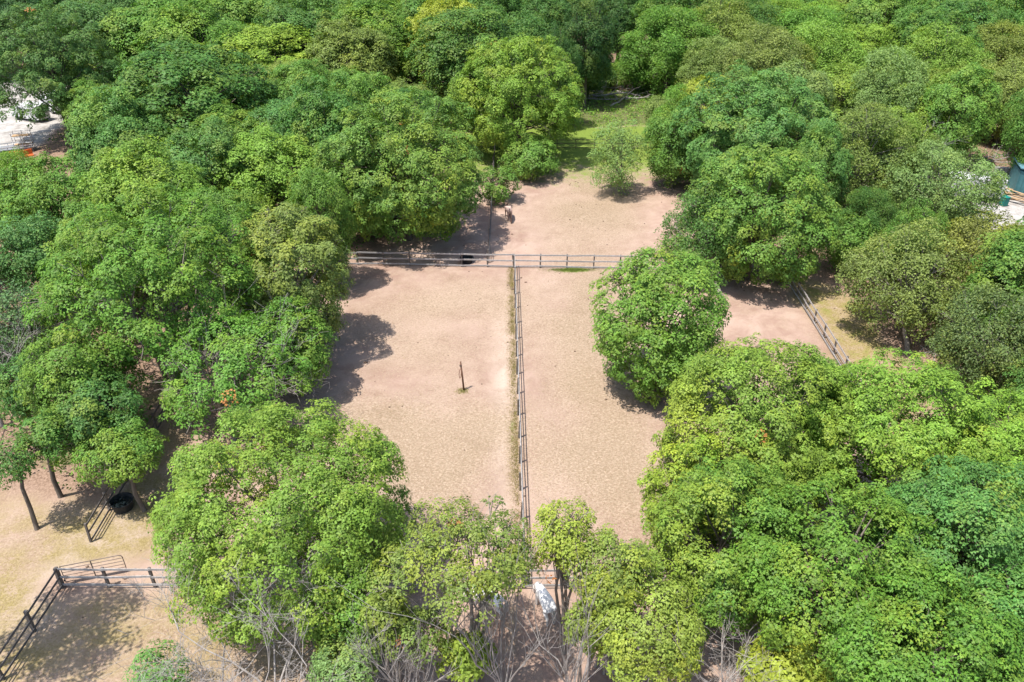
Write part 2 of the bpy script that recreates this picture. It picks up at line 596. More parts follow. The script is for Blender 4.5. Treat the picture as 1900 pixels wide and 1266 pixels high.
def ground():
    fine_x = np.arange(-75, 75.01, 0.6)
    fine_y = np.arange(8, 150.01, 0.6)
    out = np.array([90, 115, 150, 210, 320, 520, 900, 1600, 3000.])
    xs = np.concatenate([-out[::-1], fine_x, out])
    ys = np.concatenate([-out[::-1] + 60, [-10, 0], fine_y, 60 + out[1:]])
    ys = np.unique(ys)
    X, Y = np.meshgrid(xs, ys)
    Z = (vnoise(X, Y, 9, 1) - 0.5) * 0.10 + (vnoise(X, Y, 2.7, 2) - 0.5) * 0.045
    wob = (vnoise(X, Y, 3.0, 3) - 0.5) * 2.2 + (vnoise(X, Y, 1.1, 4) - 0.5) * 1.2
    pad = sdist(X, Y, PADDOCK) + wob
    woodd = wood_mask(X, Y) + wob
    litter = 1 - soft(woodd - 0.3, 0.9)
    lawn = soft(sdist(X, Y, LAWN_L) + wob * 1.2, 1.4)
    strip = soft(sdist(X, Y, STRIP_R) + wob, 1.0)
    farg = soft(sdist(X, Y, FAR_GRASS) + wob, 1.2)
    weed = soft(sdist(X, Y, WEEDS) + wob * 0.8, 1.2)
    yl = np.maximum(soft(sdist(X, Y, YARD_L) + wob * .3, .6), soft(sdist(X, Y, YARD_R) + wob * .3, .6))
    path = soft(sdist(X, Y, PATH_R) + wob * .5, .5)
    # straw patches inside the paddocks
    def blob(px, py, rx, ry):
        c = G(px, py)
        return np.exp(-(((X - c.x) / rx) ** 2 + ((Y - c.y) / ry) ** 2))
    straw = 0.22 + 0.75 * blob(1075, 560, 4.5, 7) + .6 * blob(1110, 720, 3.5, 9) + .85 * blob(1150, 900, 3.2, 6.5) + .5 * blob(830, 850, 6, 5) \
        + .75 * blob(880, 800, 2.5, 3.2) + .5 * blob(760, 620, 6, 8) + .6 * blob(700, 830, 4, 5) + .4 * blob(880, 560, 4, 4) \
        + .6 * blob(1090, 400, 5, 9) + .9 * blob(1120, 330, 4, 11) + .4 * blob(1000, 880, 1, 6)
    straw *= 0.55 + 0.9 * vnoise(X, Y, 4, 9)
    farpad = np.clip((Y - 80) / 20, 0, 1) * soft(sdist(X, Y, PADDOCK), 2)
    # fence-line grass on the left of the dividing fence
    a, b = G(953, 497), G(968, 1000)
    t = np.clip((Y - a.y) / (b.y - a.y), 0, 1)
    fl = X - (a.x + (b.x - a.x) * t)
    fence = np.exp(-((fl + 0.38) / 0.30) ** 2) * (Y < a.y) * (Y > 25) * (0.35 + .8 * vnoise(X, Y, 1.6, 12))
    c1 = G(1062, 501)
    gpatch = np.exp(-((X - c1.x) / 1.6) ** 2 - ((Y - c1.y + .1) / .55) ** 2)
    dry = np.clip(np.maximum.reduce([straw * (pad < 0.5), lawn * (0.65 + .5 * (vnoise(X, Y, 5, 21) - .5)), strip * .95, farg * .7, farpad * .75, fence]), 0, 1)
    grn = np.clip(np.maximum.reduce([weed, gpatch, fence * .35, farpad * .8, farg * .8, lawn * np.clip(vnoise(X, Y, 6, 31) - .45, 0, 1) * .5,
                                     strip * .33, litter * np.clip(vnoise(X, Y, 4, 32) - .35, 0, 1) * .9, blob(1125, 565, 1.3, 2.2) * .35]), 0, 1)
    # trodden darker earth
    scuff = np.clip(.8 * blob(770, 745, 2.2, 2.0) + .5 * blob(860, 640, 2.6, 2.2) + .5 * blob(1020, 690, 1.3, 8) + .4 * blob(1000, 800, 1.2, 6)
                    + .5 * blob(1000, 484, 9, 1.6) + .4 * blob(640, 600, 4, 6), 0, 1)
    pale = np.clip(yl, 0, 1)
    lightsand = np.clip(path + .55 * blob(935, 760, .8, 9) + .35 * blob(940, 600, 1, 9) + lawn * np.exp(-((sdist(X, Y, pp((30, 1170), (150, 980), (260, 960), (250, 1000), (160, 1020), (60, 1190)))) / .9).clip(0, 9)) * .7, 0, 1)
    ny, nx = X.shape
    V = np.stack([X, Y, Z], -1).reshape(-1, 3)
    i = (np.arange(ny - 1)[:, None] * nx + np.arange(nx - 1)[None, :]).reshape(-1)
    Fc = np.stack([i, i + 1, i + nx + 1, i + nx], -1)
    me = mesh_np('ground', V, Fc, {'g1': np.stack([dry, grn, litter], -1).reshape(-1, 3), 'g2': np.stack([pale, lightsand, scuff], -1).reshape(-1, 3),
                  'g3': np.stack([np.maximum(lawn * np.clip(vnoise(X, Y, 3, 41) * 1.1 + vnoise(X, Y, .9, 42) * .8 - .35, 0, 1), strip), lawn, lawn], -1).clip(0, 1).reshape(-1, 3)}, smooth=True)
    t = NT('ground_earth')
    c = t.coord('Object')
    g1 = t.n('ShaderNodeSeparateColor', {'Color': t.n('ShaderNodeAttribute', attribute_name='g1').outputs['Color']}).outputs
    g2 = t.n('ShaderNodeSeparateColor', {'Color': t.n('ShaderNodeAttribute', attribute_name='g2').outputs['Color']}).outputs
    n_big = t.noise(c, 0.22, 8, 0.68, 0.5)
    n_mid = t.noise(c, 0.9, 5, 0.62, 0.4)
    n_fine = t.noise(c, 5.5, 4, 0.65)
    n_speck = t.noise(t.coord('Object', (3.0, 2.2, 3.0), (0, 0, 0.5)), 2.7, 6, 0.8, 0.5)
    n_speck2 = t.noise(t.coord('Object', (2.4, 3.2, 3.0), (0, 0, -0.3)), 2.9, 5, 0.78, 0.5)
    dirt = t.mix(t.ramp(n_big, 0.36, 0.64), (0.29, 0.192, 0.15), (0.41, 0.298, 0.242))
    dirt = t.mix(t.math('MULTIPLY', t.ramp(n_mid, 0.45, 0.72), 0.55), dirt, (0.43, 0.32, 0.25))
    dirt = t.mix(t.math('MULTIPLY', g2[2], 0.55), dirt, (0.27, 0.185, 0.145))
    dirt = t.mix(g2[1], dirt, (0.48, 0.40, 0.33))
    dirt = t.mix(t.math('MULTIPLY', t.ramp(n_fine, 0.55, 0.8), 0.4), dirt, (0.21, 0.15, 0.115))
    vor = t.n('ShaderNodeTexVoronoi', {'Scale': 2.6, 'Randomness': 1.0})
    t.t.links.new(c, vor.inputs['Vector'])
    pit = t.math('MULTIPLY', t.ramp(vor.outputs['Distance'], 0.26, 0.08), t.ramp(t.noise(c, 0.7, 4, 0.6), 0.42, 0.66))
    dirt = t.mix(t.math('MULTIPLY', pit, 0.32), dirt, (0.17, 0.115, 0.085))
    # straw and dry grass
    k = t.math('ADD', n_speck, t.math('MULTIPLY', g1[0], 0.30))
    straw_m = t.math('MULTIPLY', t.ramp(k, 0.52, 0.80), t.ramp(t.math('ADD', g1[0], t.math('MULTIPLY', t.math('SUBTRACT', n_mid, 0.5), 1.1)), 0.08, 0.42))
    straw_c = t.mix(t.ramp(n_fine, 0.35, 0.65), (0.335, 0.243, 0.172), (0.45, 0.35, 0.262))
    col = t.mix(t.math('MULTIPLY', straw_m, 0.85), dirt, straw_c)
    col = t.mix(t.math('MULTIPLY', t.ramp(t.noise(c, 0.45, 7, 0.7, 0.6), 0.5, 0.68), 0.35), col, (0.24, 0.165, 0.115))
    k2 = t.math('ADD', n_speck2, t.math('MULTIPLY', g1[0], 0.22))
    dark_m = t.math('MULTIPLY', t.ramp(k2, 0.60, 0.78), t.ramp(g1[0], 0.1, 0.5))
    col = t.mix(t.math('MULTIPLY', dark_m, 0.6), col, (0.19, 0.145, 0.085))
    gold = t.mix(t.ramp(n_speck, 0.35, 0.65), (0.19, 0.145, 0.05), (0.35, 0.28, 0.13))
    g3 = t.n('ShaderNodeSeparateColor', {'Color': t.n('ShaderNodeAttribute', attribute_name='g3').outputs['Color']}).outputs
    lm = t.math('MULTIPLY', g3[0], t.ramp(t.math('ADD', t.math('MULTIPLY', n_mid, 0.6), t.math('MULTIPLY', n_speck2, 0.5)), 0.38, 0.62))
    col = t.mix(lm, col, gold)
    # green
    kg = t.math('ADD', t.math('MULTIPLY', n_mid, 0.6), t.math('ADD', t.math('MULTIPLY', n_speck, 0.5), t.math('MULTIPLY', g1[1], 0.75)))
    grn_m = t.math('MULTIPLY', t.ramp(kg, 0.78, 1.05), t.ramp(g1[1], 0.02, 0.25))
    grn_c = t.mix(n_fine, (0.11, 0.18, 0.025), (0.22, 0.28, 0.06))
    col = t.mix(grn_m, col, grn_c)
    # leaf litter under the woods
    lit_c = t.mix(t.ramp(n_speck, 0.4, 0.62), (0.17, 0.11, 0.075), (0.34, 0.235, 0.175))
    lit_c = t.mix(t.math('MULTIPLY', grn_m, 0.7), lit_c, (0.07, 0.11, 0.025))
    col = t.mix(t.math('MULTIPLY', g1[2], 0.93), col, lit_c)
    con = t.mix(t.ramp(t.noise(c, 0.6, 8, 0.75), 0.35, 0.6), (0.24, 0.22, 0.20), (0.42, 0.40, 0.38))
    col = t.mix(g2[0], col, con)
    hgt = t.math('SUBTRACT', t.math('ADD', t.math('MULTIPLY', n_fine, 0.6), t.math('ADD', t.math('MULTIPLY', n_speck, 0.9), t.math('MULTIPLY', straw_m, 0.5))), t.math('MULTIPLY', pit, 0.5))
    bp = t.n('ShaderNodeBump', {'Strength': 0.45, 'Distance': 0.06, 'Height': hgt})
    p = t.n('ShaderNodeBsdfPrincipled', {'Base Color': col, 'Roughness': 0.95, 'Specular IOR Level': 0.1, 'Normal': bp.outputs[0]})
    m = t.finish(p.outputs[0])
    o = link('ground', me, m)
    tag(o, 'bare sandy paddock earth with dry grass patches and leaf litter under the woods', 'ground', kind='structure')
    return dict(X=X, Y=Y, dry=dry, grn=grn, litter=litter, pad=pad, fence=fence, weed=weed, lawn=lawn, strip=strip)


GR = ground()


def gz(x, y):
    X, Y = np.array([x]), np.array([y])
    return float(((vnoise(X, Y, 9, 1) - 0.5) * 0.10 + (vnoise(X, Y, 2.7, 2) - 0.5) * 0.045)[0])


# ------------------------------------------------------------------ trees
C_MID, C_BRIGHT, C_DEEP = (0.122, 0.258, 0.040), (0.182, 0.315, 0.042), (0.082, 0.198, 0.040)
C_OLIVE, C_BLUE, C_PALE = (0.178, 0.25, 0.055), (0.108, 0.25, 0.055), (0.195, 0.305, 0.085)
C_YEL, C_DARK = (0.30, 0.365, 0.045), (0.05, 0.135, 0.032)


def place(cx, cy, hw, hh, hc, flat=0.8):
    """crown outline in the photograph + crown-centre height -> base, crown radius, crown half-height"""
    p = G(cx, cy, hc)
    z = depth(p)
    phi = TH + math.atan((cy - HGT / 2) / F)
    r = hw * z / F
    s = hh * z / F
    rz = math.sqrt(max(s * s - (r * math.sin(phi)) ** 2, (0.5 * r) ** 2)) / math.cos(phi)
    rz = min(max(rz, flat * r), hc * 0.97, 1.45 * r)
    return p, r, rz


NTREE = [0]


def put_tree(name, label, cat, p, tm, cm, col, group=None, rz=None, scale=(1, 1, 1), bark='bark'):
    NTREE[0] += 1
    rng = np.random.default_rng(900 + NTREE[0])
    e = thing(name, label, cat, (p.x, p.y, gz(p.x, p.y) - 0.03), rng.uniform(0, 6.28) if rz is None else rz, group)
    e.scale = scale
    link('trunk', tm, M[bark], e)
    c = link('crown', cm, M['leaf'], e)
    j = rng.uniform(0.9, 1.12)
    c.color = (col[0] * j * rng.uniform(0.93, 1.08), col[1] * j, col[2] * j * rng.uniform(0.85, 1.2), 1)
    return e


def hero(cx, cy, hw, hh, hc, col, label, name='maple_tree', cat='tree', group=None, bark='bark', fine=False, flat=0.8, base=None, **kw):
    p, r, rz = place(cx, cy, hw, hh, hc, flat)
    z = depth(p)
    k = min(1.2, max(0.8, z / 52.0))
    par = dict(loose=0.17, ls=0.155 * k, spray=0.345 * k, dens=3.2 / k ** 1.6, n_leaf=34, lobe=0.98 * (0.8 + r / 22), bottom=-0.95)
    if fine:
        par.update(ls=0.135 * k, spray=0.45 * k, dens=3.1 / k ** 1.6, n_leaf=36, loose=0.42, lobe=1.1)
    par.update(kw)
    rng = np.random.default_rng(int(cx * 7 + cy * 13))
    if base is not None:
        pb = G(*base)
        par['lean'] = (p.x - pb.x, p.y - pb.y)
        p = pb
    tm, cm = make_tree(rng, r, rz, hc, **par)
    return put_tree(name, label, cat, p, tm, cm, col, group, rz=0.0, bark=bark)


# --- near and middle-distance trees, each with its own crown
hero(1228, 598, 132, 158, 5.6, C_MID, 'dense round green maple alone in the paddock beside the dividing fence', yel=0.05)
hero(1395, 812, 172, 182, 6.0, C_BRIGHT, 'large maple with yellow-green leaves on the paddock side, beyond the round lone maple',
     yel=0.08, ypatch=[((-1, -0.3, 0.1), 0.6, 0.25)], dens=4.8)
hero(1520, 770, 95, 95, 5.2, C_MID, 'maple filling the gap between the two bright grove maples', yel=0.06)
hero(1340, 1010, 150, 160, 5.4, C_MID, 'maple overhanging the near cross fence at its wooded end', yel=0.10, ypatch=[((-1, -0.2, 0.4), 0.5, 0.3)], bottom=-0.9)
hero(1275, 925, 88, 110, 4.6, C_BRIGHT, 'open yellow-green maple boughs edging the bare paddock', yel=0.25, gaps=0.2, bottom=-0.8)
hero(430, 700, 135, 110, 4.6, C_MID, 'shady lower maple with bare stems below the many-stemmed maple', yel=0.05, stems=7, bottom=-0.5, trunk_r=.24, bark='barkpale', twigs=6, gaps=.3, sparse_low=.4)
hero(545, 640, 70, 85, 4.2, C_MID, 'maple with a dark upright trunk at the shaded paddock edge', yel=0.08, bottom=-0.8)
hero(1255, 270, 60, 75, 5.0, C_MID, 'green tree at the far paddock edge beside the feathery one', name='leafy_tree', fine=True, yel=0.04)
hero(1655, 818, 182, 166, 6.4, C_BRIGHT, 'broad bright green maple hiding the lower end of the slanting side fence', yel=0.08)
hero(1560, 1070, 190, 165, 6.6, C_MID, 'broad mid green maple in the grove between yellow shrub and side fence', yel=0.05)
hero(1790, 1010, 170, 170, 7.0, C_BLUE, 'bluish green maple in the grove, tallest of its row', yel=0.03)
hero(1850, 850, 150, 130, 6.2, C_BRIGHT, 'light green maple beside the dull olive thicket', yel=0.05)
hero(1720, 1215, 190, 130, 6.4, C_MID, 'green maple at the grove edge beside the yellow shrub', yel=0.05)
hero(1890, 1190, 120, 140, 6.6, C_BLUE, 'bluish green maple behind bare twigs at the grove corner', yel=0.04)
hero(1465, 1245, 85, 80, 3.2, C_YEL, 'low yellow leafed shrub under the grove of maples', name='yellow_shrub', cat='shrub', yel=0.35, ls=0.18)
hero(530, 945, 238, 212, 5.6, C_BRIGHT, 'large yellow-green maple over the near cross fence with an orange withered spray', yel=0.10,
     ypatch=[((-0.6, 0.75, 0.2), 0.8, 0.4)], dead=((-0.62, -0.66, -0.45), 1.0), bottom=-0.8)
hero(650, 1140, 85, 100, 3.6, C_MID, 'lower maple leaning out from under the large yellow-green maple', yel=0.12)
hero(650, 1235, 80, 60, 3.0, C_PALE, 'small sparse leafy shrub by the bare grey tree', name='leafy_shrub', cat='shrub', yel=0.1, gaps=0.25)
hero(290, 1245, 60, 45, 2.6, C_BLUE, 'low bluish green sapling standing on the dry lawn', name='sapling', cat='shrub', yel=0.02, gaps=0.45)
hero(850, 1055, 152, 112, 7.4, C_OLIVE, 'thin crowned tree on a fan of bare stems by the dividing fence end', name='multi_stem_tree', yel=0.16, stems=9,
     bottom=-0.2, gaps=0.08, twigs=8, bark='barkpale', ls=0.12, sparse_low=0.3, trunk_r=0.2, flat=.45)
hero(1092, 1160, 52, 62, 4.4, C_OLIVE, 'wispy small tree over the bare stems by the white horse', name='multi_stem_tree', yel=0.15, stems=4, bottom=-.5, gaps=.3, twigs=6, bark='barkpale', ls=.12, trunk_r=.1)
hero(775, 1185, 66, 58, 4.2, C_OLIVE, 'wispy small tree between the leafy shrub and the fan of stems', name='multi_stem_tree', yel=0.12, stems=4, bottom=-.5, gaps=.3, twigs=6, bark='barkpale', ls=.12, trunk_r=.1)
hero(1045, 1005, 62, 80, 7.0, (0.22, 0.30, 0.045), 'narrow yellowing tree with an orange tuft beside the dividing fence end', name='multi_stem_tree', yel=0.25, stems=4,
     bottom=-0.6, gaps=0.3, twigs=7, bark='barkpale', ls=0.115, dead=((-0.1, -0.6, -0.75), .8), trunk_r=0.14)
hero(1135, 1070, 82, 88, 6.2, C_OLIVE, 'thin crowned tree between the yellowing tree and the yellow-green bushy one', name='multi_stem_tree', yel=0.25, stems=4,
     bottom=-0.5, gaps=0.15, twigs=6, bark='barkpale', ls=0.12, trunk_r=0.14)
hero(1205, 1165, 108, 105, 4.8, (0.22, 0.30, 0.045), 'yellow-green bushy tree in front of the near cross fence', name='multi_stem_tree', yel=0.15, stems=6,
     bottom=-0.6, gaps=0.1, twigs=6, bark='barkpale', ls=0.125, trunk_r=0.16)
hero(720, 1150, 45, 60, 5.0, C_OLIVE, 'sparse twiggy tree beside the white horses', name='multi_stem_tree', yel=0.1, stems=4, bottom=-0.3, gaps=0.35, twigs=7,
     bark='barkpale', ls=0.15, trunk_r=0.12)
hero(865, 1215, 30, 35, 3.2, (0.22, 0.30, 0.045), 'yellow-green tuft of leaves on thin bare stems', name='sapling', cat='shrub', yel=0.2, gaps=0.1, ls=0.17)
hero(290, 540, 205, 180, 7.4, C_MID, 'wide many-stemmed maple with bare limbs fanning out above the left fence', yel=0.06, stems=11, bottom=-0.45, twigs=4,
     bark='barkpale', sparse_low=0.35, trunk_r=0.32, gaps=0.06)
hero(530, 520, 118, 145, 6.2, C_OLIVE, 'olive green maple with grey dead twigs at the paddock corner', yel=0.14, bark='barkpale', twigs=6, bottom=-0.8)
hero(150, 700, 100, 105, 5.6, C_MID, 'dark green maple below the wide many-stemmed one', yel=0.05, stems=4, bottom=-0.7, trunk_r=0.2, gaps=.12)
hero(222, 838, 82, 58, 4.0, C_MID, 'small maple with leafy boughs hanging over the black rubber tub', yel=0.1, gaps=0.3, lobe=.8, twigs=5, flat=.5, base=(268, 948), trunk_r=.13)
hero(85, 815, 58, 55, 4.8, C_DEEP, 'slim tree with a knotty bare trunk on the leaf litter', name='slim_tree', yel=0.12, trunk_r=0.14, base=(113, 922), gaps=0.2, bottom=-.5)
hero(25, 848, 56, 52, 5.0, C_DEEP, 'slim dark tree with a bare leaning trunk on the dry lawn', name='slim_tree', yel=0.03, trunk_r=0.12, base=(69, 982), gaps=0.2, bottom=-.5)
hero(750, 318, 158, 168, 7.0, C_MID, 'big skirted maple reaching over the cross fence by the grazing horse', yel=0.10, ypatch=[((0.2, -0.6, 0.4), 0.75, 0.12)], bottom=-0.9)
hero(962, 180, 120, 130, 7.4, C_BRIGHT, 'open crowned pale maple by the far wire fence with its trunk showing', yel=0.12, gaps=0.05, bottom=-0.75)
hero(925, 335, 42, 36, 2.4, C_MID, 'low leafy maple boughs over the dark narrow fence', name='sapling', yel=0.08, gaps=0.35)
hero(185, 765, 85, 80, 4.8, C_DEEP, 'shaded maple between the slim trees and the many-stemmed maple', yel=0.05, gaps=.1)
hero(30, 720, 60, 60, 4.4, C_DEEP, 'dark leafy thicket tree behind the slim trees', name='leafy_tree', yel=0.04, gaps=.12)
hero(985, 290, 55, 45, 2.6, C_MID, 'low leafy boughs of a young maple at the foot of the open crowned one', name='sapling', yel=0.08, gaps=0.2)
hero(1405, 400, 135, 128, 6.0, C_MID, 'dense domed maple at the head of the slanting side fence', yel=0.10, bottom=-0.9)
hero(1300, 430, 72, 95, 4.8, C_DEEP, 'darker small-leaved tree with a bent grey trunk below the domed maple', name='bent_tree', fine=True, bark='barkpale', yel=0.06, bottom=-.6, base=(1346, 566), trunk_r=.2)
hero(1400, 255, 150, 105, 7.6, C_BLUE, 'tall bluish maple standing behind the domed maple', yel=0.05, bottom=-0.9)
hero(1310, 185, 55, 38, 8.6, C_YEL, 'tall maple with a bright yellow crown top', yel=0.30)
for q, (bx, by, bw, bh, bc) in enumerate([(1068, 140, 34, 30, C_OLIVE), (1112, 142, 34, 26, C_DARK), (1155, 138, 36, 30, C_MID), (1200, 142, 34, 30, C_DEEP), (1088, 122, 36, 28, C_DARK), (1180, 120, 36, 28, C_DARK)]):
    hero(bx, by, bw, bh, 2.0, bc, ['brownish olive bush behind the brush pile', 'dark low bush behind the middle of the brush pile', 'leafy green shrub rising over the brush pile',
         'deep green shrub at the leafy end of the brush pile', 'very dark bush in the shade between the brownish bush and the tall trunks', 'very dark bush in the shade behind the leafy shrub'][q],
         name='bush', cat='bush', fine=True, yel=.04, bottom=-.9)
hero(1165, 290, 52, 80, 4.4, C_PALE, 'feathery sparse leaning tree in the far paddock', name='feathery_tree', fine=True, gaps=0.3, bark='barkpale', yel=0.03, trunk_r=0.12,
     ls=0.16, n_leaf=26, lobe=0.95, lean=(-1.2, 0))
hero(1240, 210, 45, 40, 4.0, C_OLIVE, 'low olive tree at the edge of the weedy strip', name='leafy_tree', fine=True, yel=0.05, bark='barkpale')
hero(1595, 300, 80, 100, 6.4, C_OLIVE, 'grey-green tree with dead branches next to the tall bluish maple', name='leafy_tree', fine=True, yel=0.06, bark='barkpale', twigs=6)
hero(1745, 345, 105, 75, 5.6, C_PALE, 'pale feathery tree in front of the white trailer', name='leafy_tree', fine=True, yel=0.04, bark='barkpale', gaps=0.14)
hero(1675, 525, 105, 112, 4.6, C_OLIVE, 'small-leaved tree with a crooked trunk beside the dry grass strip', name='crooked_tree', fine=True, yel=0.08, bark='barkpale', gaps=.05, bottom=-.7, base=(1684, 652))
hero(1830, 480, 100, 70, 5.2, (0.19, 0.215, 0.05), 'yellowish olive tree below the green dumpster', name='leafy_tree', fine=True, yel=0.16, bark='barkpale')
hero(1835, 635, 100, 100, 4.6, (0.105, 0.175, 0.06), 'dull grey-green thicket tree beside the fallen log', name='leafy_tree', fine=True, yel=0.03, bark='barkpale')
hero(1580, 445, 60, 50, 3.0, C_MID, 'low bushy tree between the side fence and the crooked tree', name='leafy_tree', fine=True, yel=0.05)
hero(60, 470, 75, 75, 6.0, (0.09, 0.22, 0.06), 'feathery bright green locust beside the many-stemmed maple', name='locust_tree', fine=True, yel=0.0)
hero(40, 600, 60, 70, 5.2, (0.095, 0.20, 0.075), 'feathery grey-green locust above the slim trees', name='locust_tree', fine=True, yel=0.02, bark='dead', twigs=6, gaps=.2)
hero(95, 132, 120, 112, 8.5, C_DEEP, 'dark maple with bare lower limbs before the pale yard', yel=0.04, gaps=0.12, bottom=-0.6)

# --- woods: shared crowns, each tree turned, scaled and tinted on its own
VAR = {}
for kind, n, par in (('m', 5, dict(ls=0.19, spray=0.46, dens=2.6, n_leaf=32, lobe=1.15, bottom=-.95, yel=0.07, loose=.22, stray_p=0)),
                     ('f', 4, dict(ls=0.165, spray=0.7, dens=2.4, n_leaf=40, lobe=1.25, bottom=-.95, yel=0.05, loose=0.45, stray_p=0)),
                     ('t', 2, dict(ls=0.20, spray=0.55, dens=2.6, n_leaf=34, lobe=1.2, yel=0.03, gaps=.12, bottom=-.8, stray_p=0))):
    for i in range(n):
        rng = np.random.default_rng(400 + 31 * i + ord(kind))
        VAR[kind, i] = make_tree(rng, 5.0, 5.2 if kind != 't' else 7.0, 6.4 if kind != 't' else 9.5, **par)


ANCHOR = [((310, 790), 'the wide many-stemmed maple'), ((560, 640), 'the olive maple at the paddock corner'), ((750, 480), 'the big skirted maple'),
          ((945, 300), 'the open crowned pale maple'), ((840, 190), 'the yellow-green maple'), ((735, 118), 'the silver dead tree'), ((100, 260), 'the dark maple at the pale yard'),
          ((60, 640), 'the bright locust'), ((1400, 420), 'the tall bluish maple'), ((1400, 560), 'the domed maple'), ((1310, 300), 'the yellow-topped maple'),
          ((1130, 180), 'the brush pile'), ((1050, 62), 'the far white van'), ((1588, 90), 'the brown-roofed house'), ((1600, 440), 'the grey-green tree'),
          ((1745, 450), 'the pale feathery tree'), ((1680, 650), 'the crooked tree'), ((1910, 356), 'the teal shed'), ((1840, 300), 'the branch heap by the shed'),
          ((1250, 330), 'the far paddock edge'), ((1640, 960), 'the broad bright maple'), ((20, 284), 'the flatbed trailer'), ((1830, 560), 'the yellowish olive tree')]
ANCHOR = [(G(*q), n) for q, n in ANCHOR]
SEEN = {}


def wood_label(p, r, h, col, kind):
    r_, g_, b_ = col
    cw = {C_MID: 'mid green', C_BRIGHT: 'bright green', C_DEEP: 'deep green', C_OLIVE: 'olive green', C_BLUE: 'bluish green', C_PALE: 'pale green', C_YEL: 'yellow-green',
          C_DARK: 'very dark green'}[tuple(col)]
    sz = 'very broad' if r > 7.4 else 'broad' if r > 6 else 'tall broad' if h > 14 else ('small' if h < 8.6 else 'slender' if r < 4 else 'round' if h < 10.5 else 'full')
    kw = {'m': 'maple', 'f': 'small-leaved tree', 't': 'tall tree'}[kind]
    near = sorted(ANCHOR, key=lambda a: (a[0].to_2d() - p.to_2d()).length)
    d = (p - near[0][0]).to_2d()
    forms = [f"{sz} {cw} {kw} {'behind' if d.y > abs(d.x) else 'in front of' if -d.y > abs(d.x) else 'beside'} {near[0][1]}",
             f"{sz} {cw} {kw} between {near[0][1]} and {near[1][1]}", f"{sz} {cw} {kw} further from {near[0][1]}, towards {near[2][1]}",
             f"{sz} {cw} {kw} between {near[1][1]} and {near[2][1]}", f"{sz} {cw} {kw} between {near[1][1]} and {near[3][1]}"]
    for i_ in range(5):
        for j_ in range(i_ + 1, 6):
            forms.append(f"{sz} {cw} {kw} between {near[i_][1]} and {near[j_][1]}")
    for f in forms:
        if f not in SEEN and len(f.split()) <= 16:
            SEEN[f] = 1
            return f
    return forms[1] if len(forms[1].split()) <= 16 else forms[0]


def wood_tree(cx, cy, hw, hh, hc, kind, i, col, label, group, name='woodland_tree'):
    p, r, rz = place(cx, cy, hw, hh, hc)
    h0, z0 = (6.4, 5.2) if kind != 't' else (9.5, 7.0)
    tm, cm = VAR[kind, i]
    sz = (hc + rz) / (h0 + z0)
    if group:
        label = wood_label(p, r, hc + rz, col, kind)
    return put_tree(name, label, 'tree', p, tm, cm, col, group, scale=(r / 5.0, r / 5.0 * (0.92 + 0.03 * i), sz))


GL, LL = 'maples of the wood left of the paddocks', 'full green maple in the wood behind the many-stemmed maple'
left = [(360, 205, 150, 110, 'm', C_DEEP), (215, 240, 95, 75, 'm', C_BLUE), (480, 125, 125, 80, 'm', C_BRIGHT), (290, 85, 110, 70, 'm', C_MID),
        (650, 115, 85, 75, 'm', C_OLIVE), (500, 330, 105, 90, 'm', C_BRIGHT), (265, 360, 120, 75, 'm', C_BRIGHT), (95, 365, 95, 75, 'm', C_MID),
        (420, 420, 95, 80, 'm', C_MID), (605, 240, 85, 95, 'm', C_DEEP), (560, 190, 80, 75, 'm', C_MID), (170, 440, 85, 65, 'm', C_MID),
        (380, 300, 100, 75, 'm', C_BLUE), (230, 290, 90, 65, 'm', C_DEEP), (680, 200, 75, 70, 'm', C_MID), (590, 390, 70, 80, 'm', C_MID),
        (25, 322, 55, 26, 'f', C_BRIGHT)]
for k, (cx, cy, hw, hh, kd, c) in enumerate(left):
    wood_tree(cx, cy, hw, hh, 7.3 + 1.1 * math.sin(k * 2.3), kd, k % 5 if kd == 'm' else k % 4, c, LL, GL, 'maple_tree')
wood_tree(830, 78, 75, 82, 8.6, 'm', 2, C_YEL, 'yellow-green maple behind the open crowned pale maple', None, 'maple_tree')
GB, LB = 'trees of the back wood beyond the weedy strip', 'deep green tree in the back wood beyond the brush pile'
back = [(1010, 45, 60, 75, 't', C_DEEP), (1090, 60, 55, 95, 't', C_DARK), (1150, 40, 55, 85, 't', C_DARK), (1210, 25, 60, 70, 't', C_DEEP), (920, 30, 70, 60, 't', C_DEEP),
        (1035, 95, 42, 45, 'f', C_DARK), (1095, 100, 40, 40, 'f', C_DARK), (760, 20, 60, 50, 'm', C_DEEP), (690, 30, 70, 55, 'm', C_MID), (620, 30, 75, 55, 'f', C_BLUE),
        (540, 45, 70, 45, 'f', C_MID), (460, 30, 90, 50, 'm', C_MID), (360, 15, 85, 45, 'm', C_MID), (250, 15, 80, 45, 'm', C_DEEP), (180, 35, 60, 45, 't', C_DEEP),
        (110, 5, 70, 45, 'm', C_DEEP), (30, 20, 60, 55, 't', C_DARK), (-60, 60, 80, 80, 'm', C_DEEP), (850, 0, 70, 40, 'm', C_DEEP), (980, -40, 90, 50, 'm', C_DEEP),
        (1120, -40, 90, 50, 'm', C_MID), (1260, -30, 90, 50, 'f', C_MID), (700, -40, 90, 45, 'm', C_MID), (540, -40, 90, 45, 'm', C_DEEP), (380, -50, 90, 45, 'm', C_DEEP),
        (200, -50, 90, 45, 'm', C_MID), (40, -50, 90, 45, 'm', C_DEEP)]
for k, (cx, cy, hw, hh, kd, c) in enumerate(back):
    wood_tree(cx, cy, hw, hh, 8.4 + 2.2 * math.sin(k * 1.7), kd, k % {'m': 5, 'f': 4, 't': 2}[kd], c, LB, GB)
GRT, LR = 'light green trees of the right hand wood', 'light green small-leaved tree in the rolling wood behind the tall bluish maple'
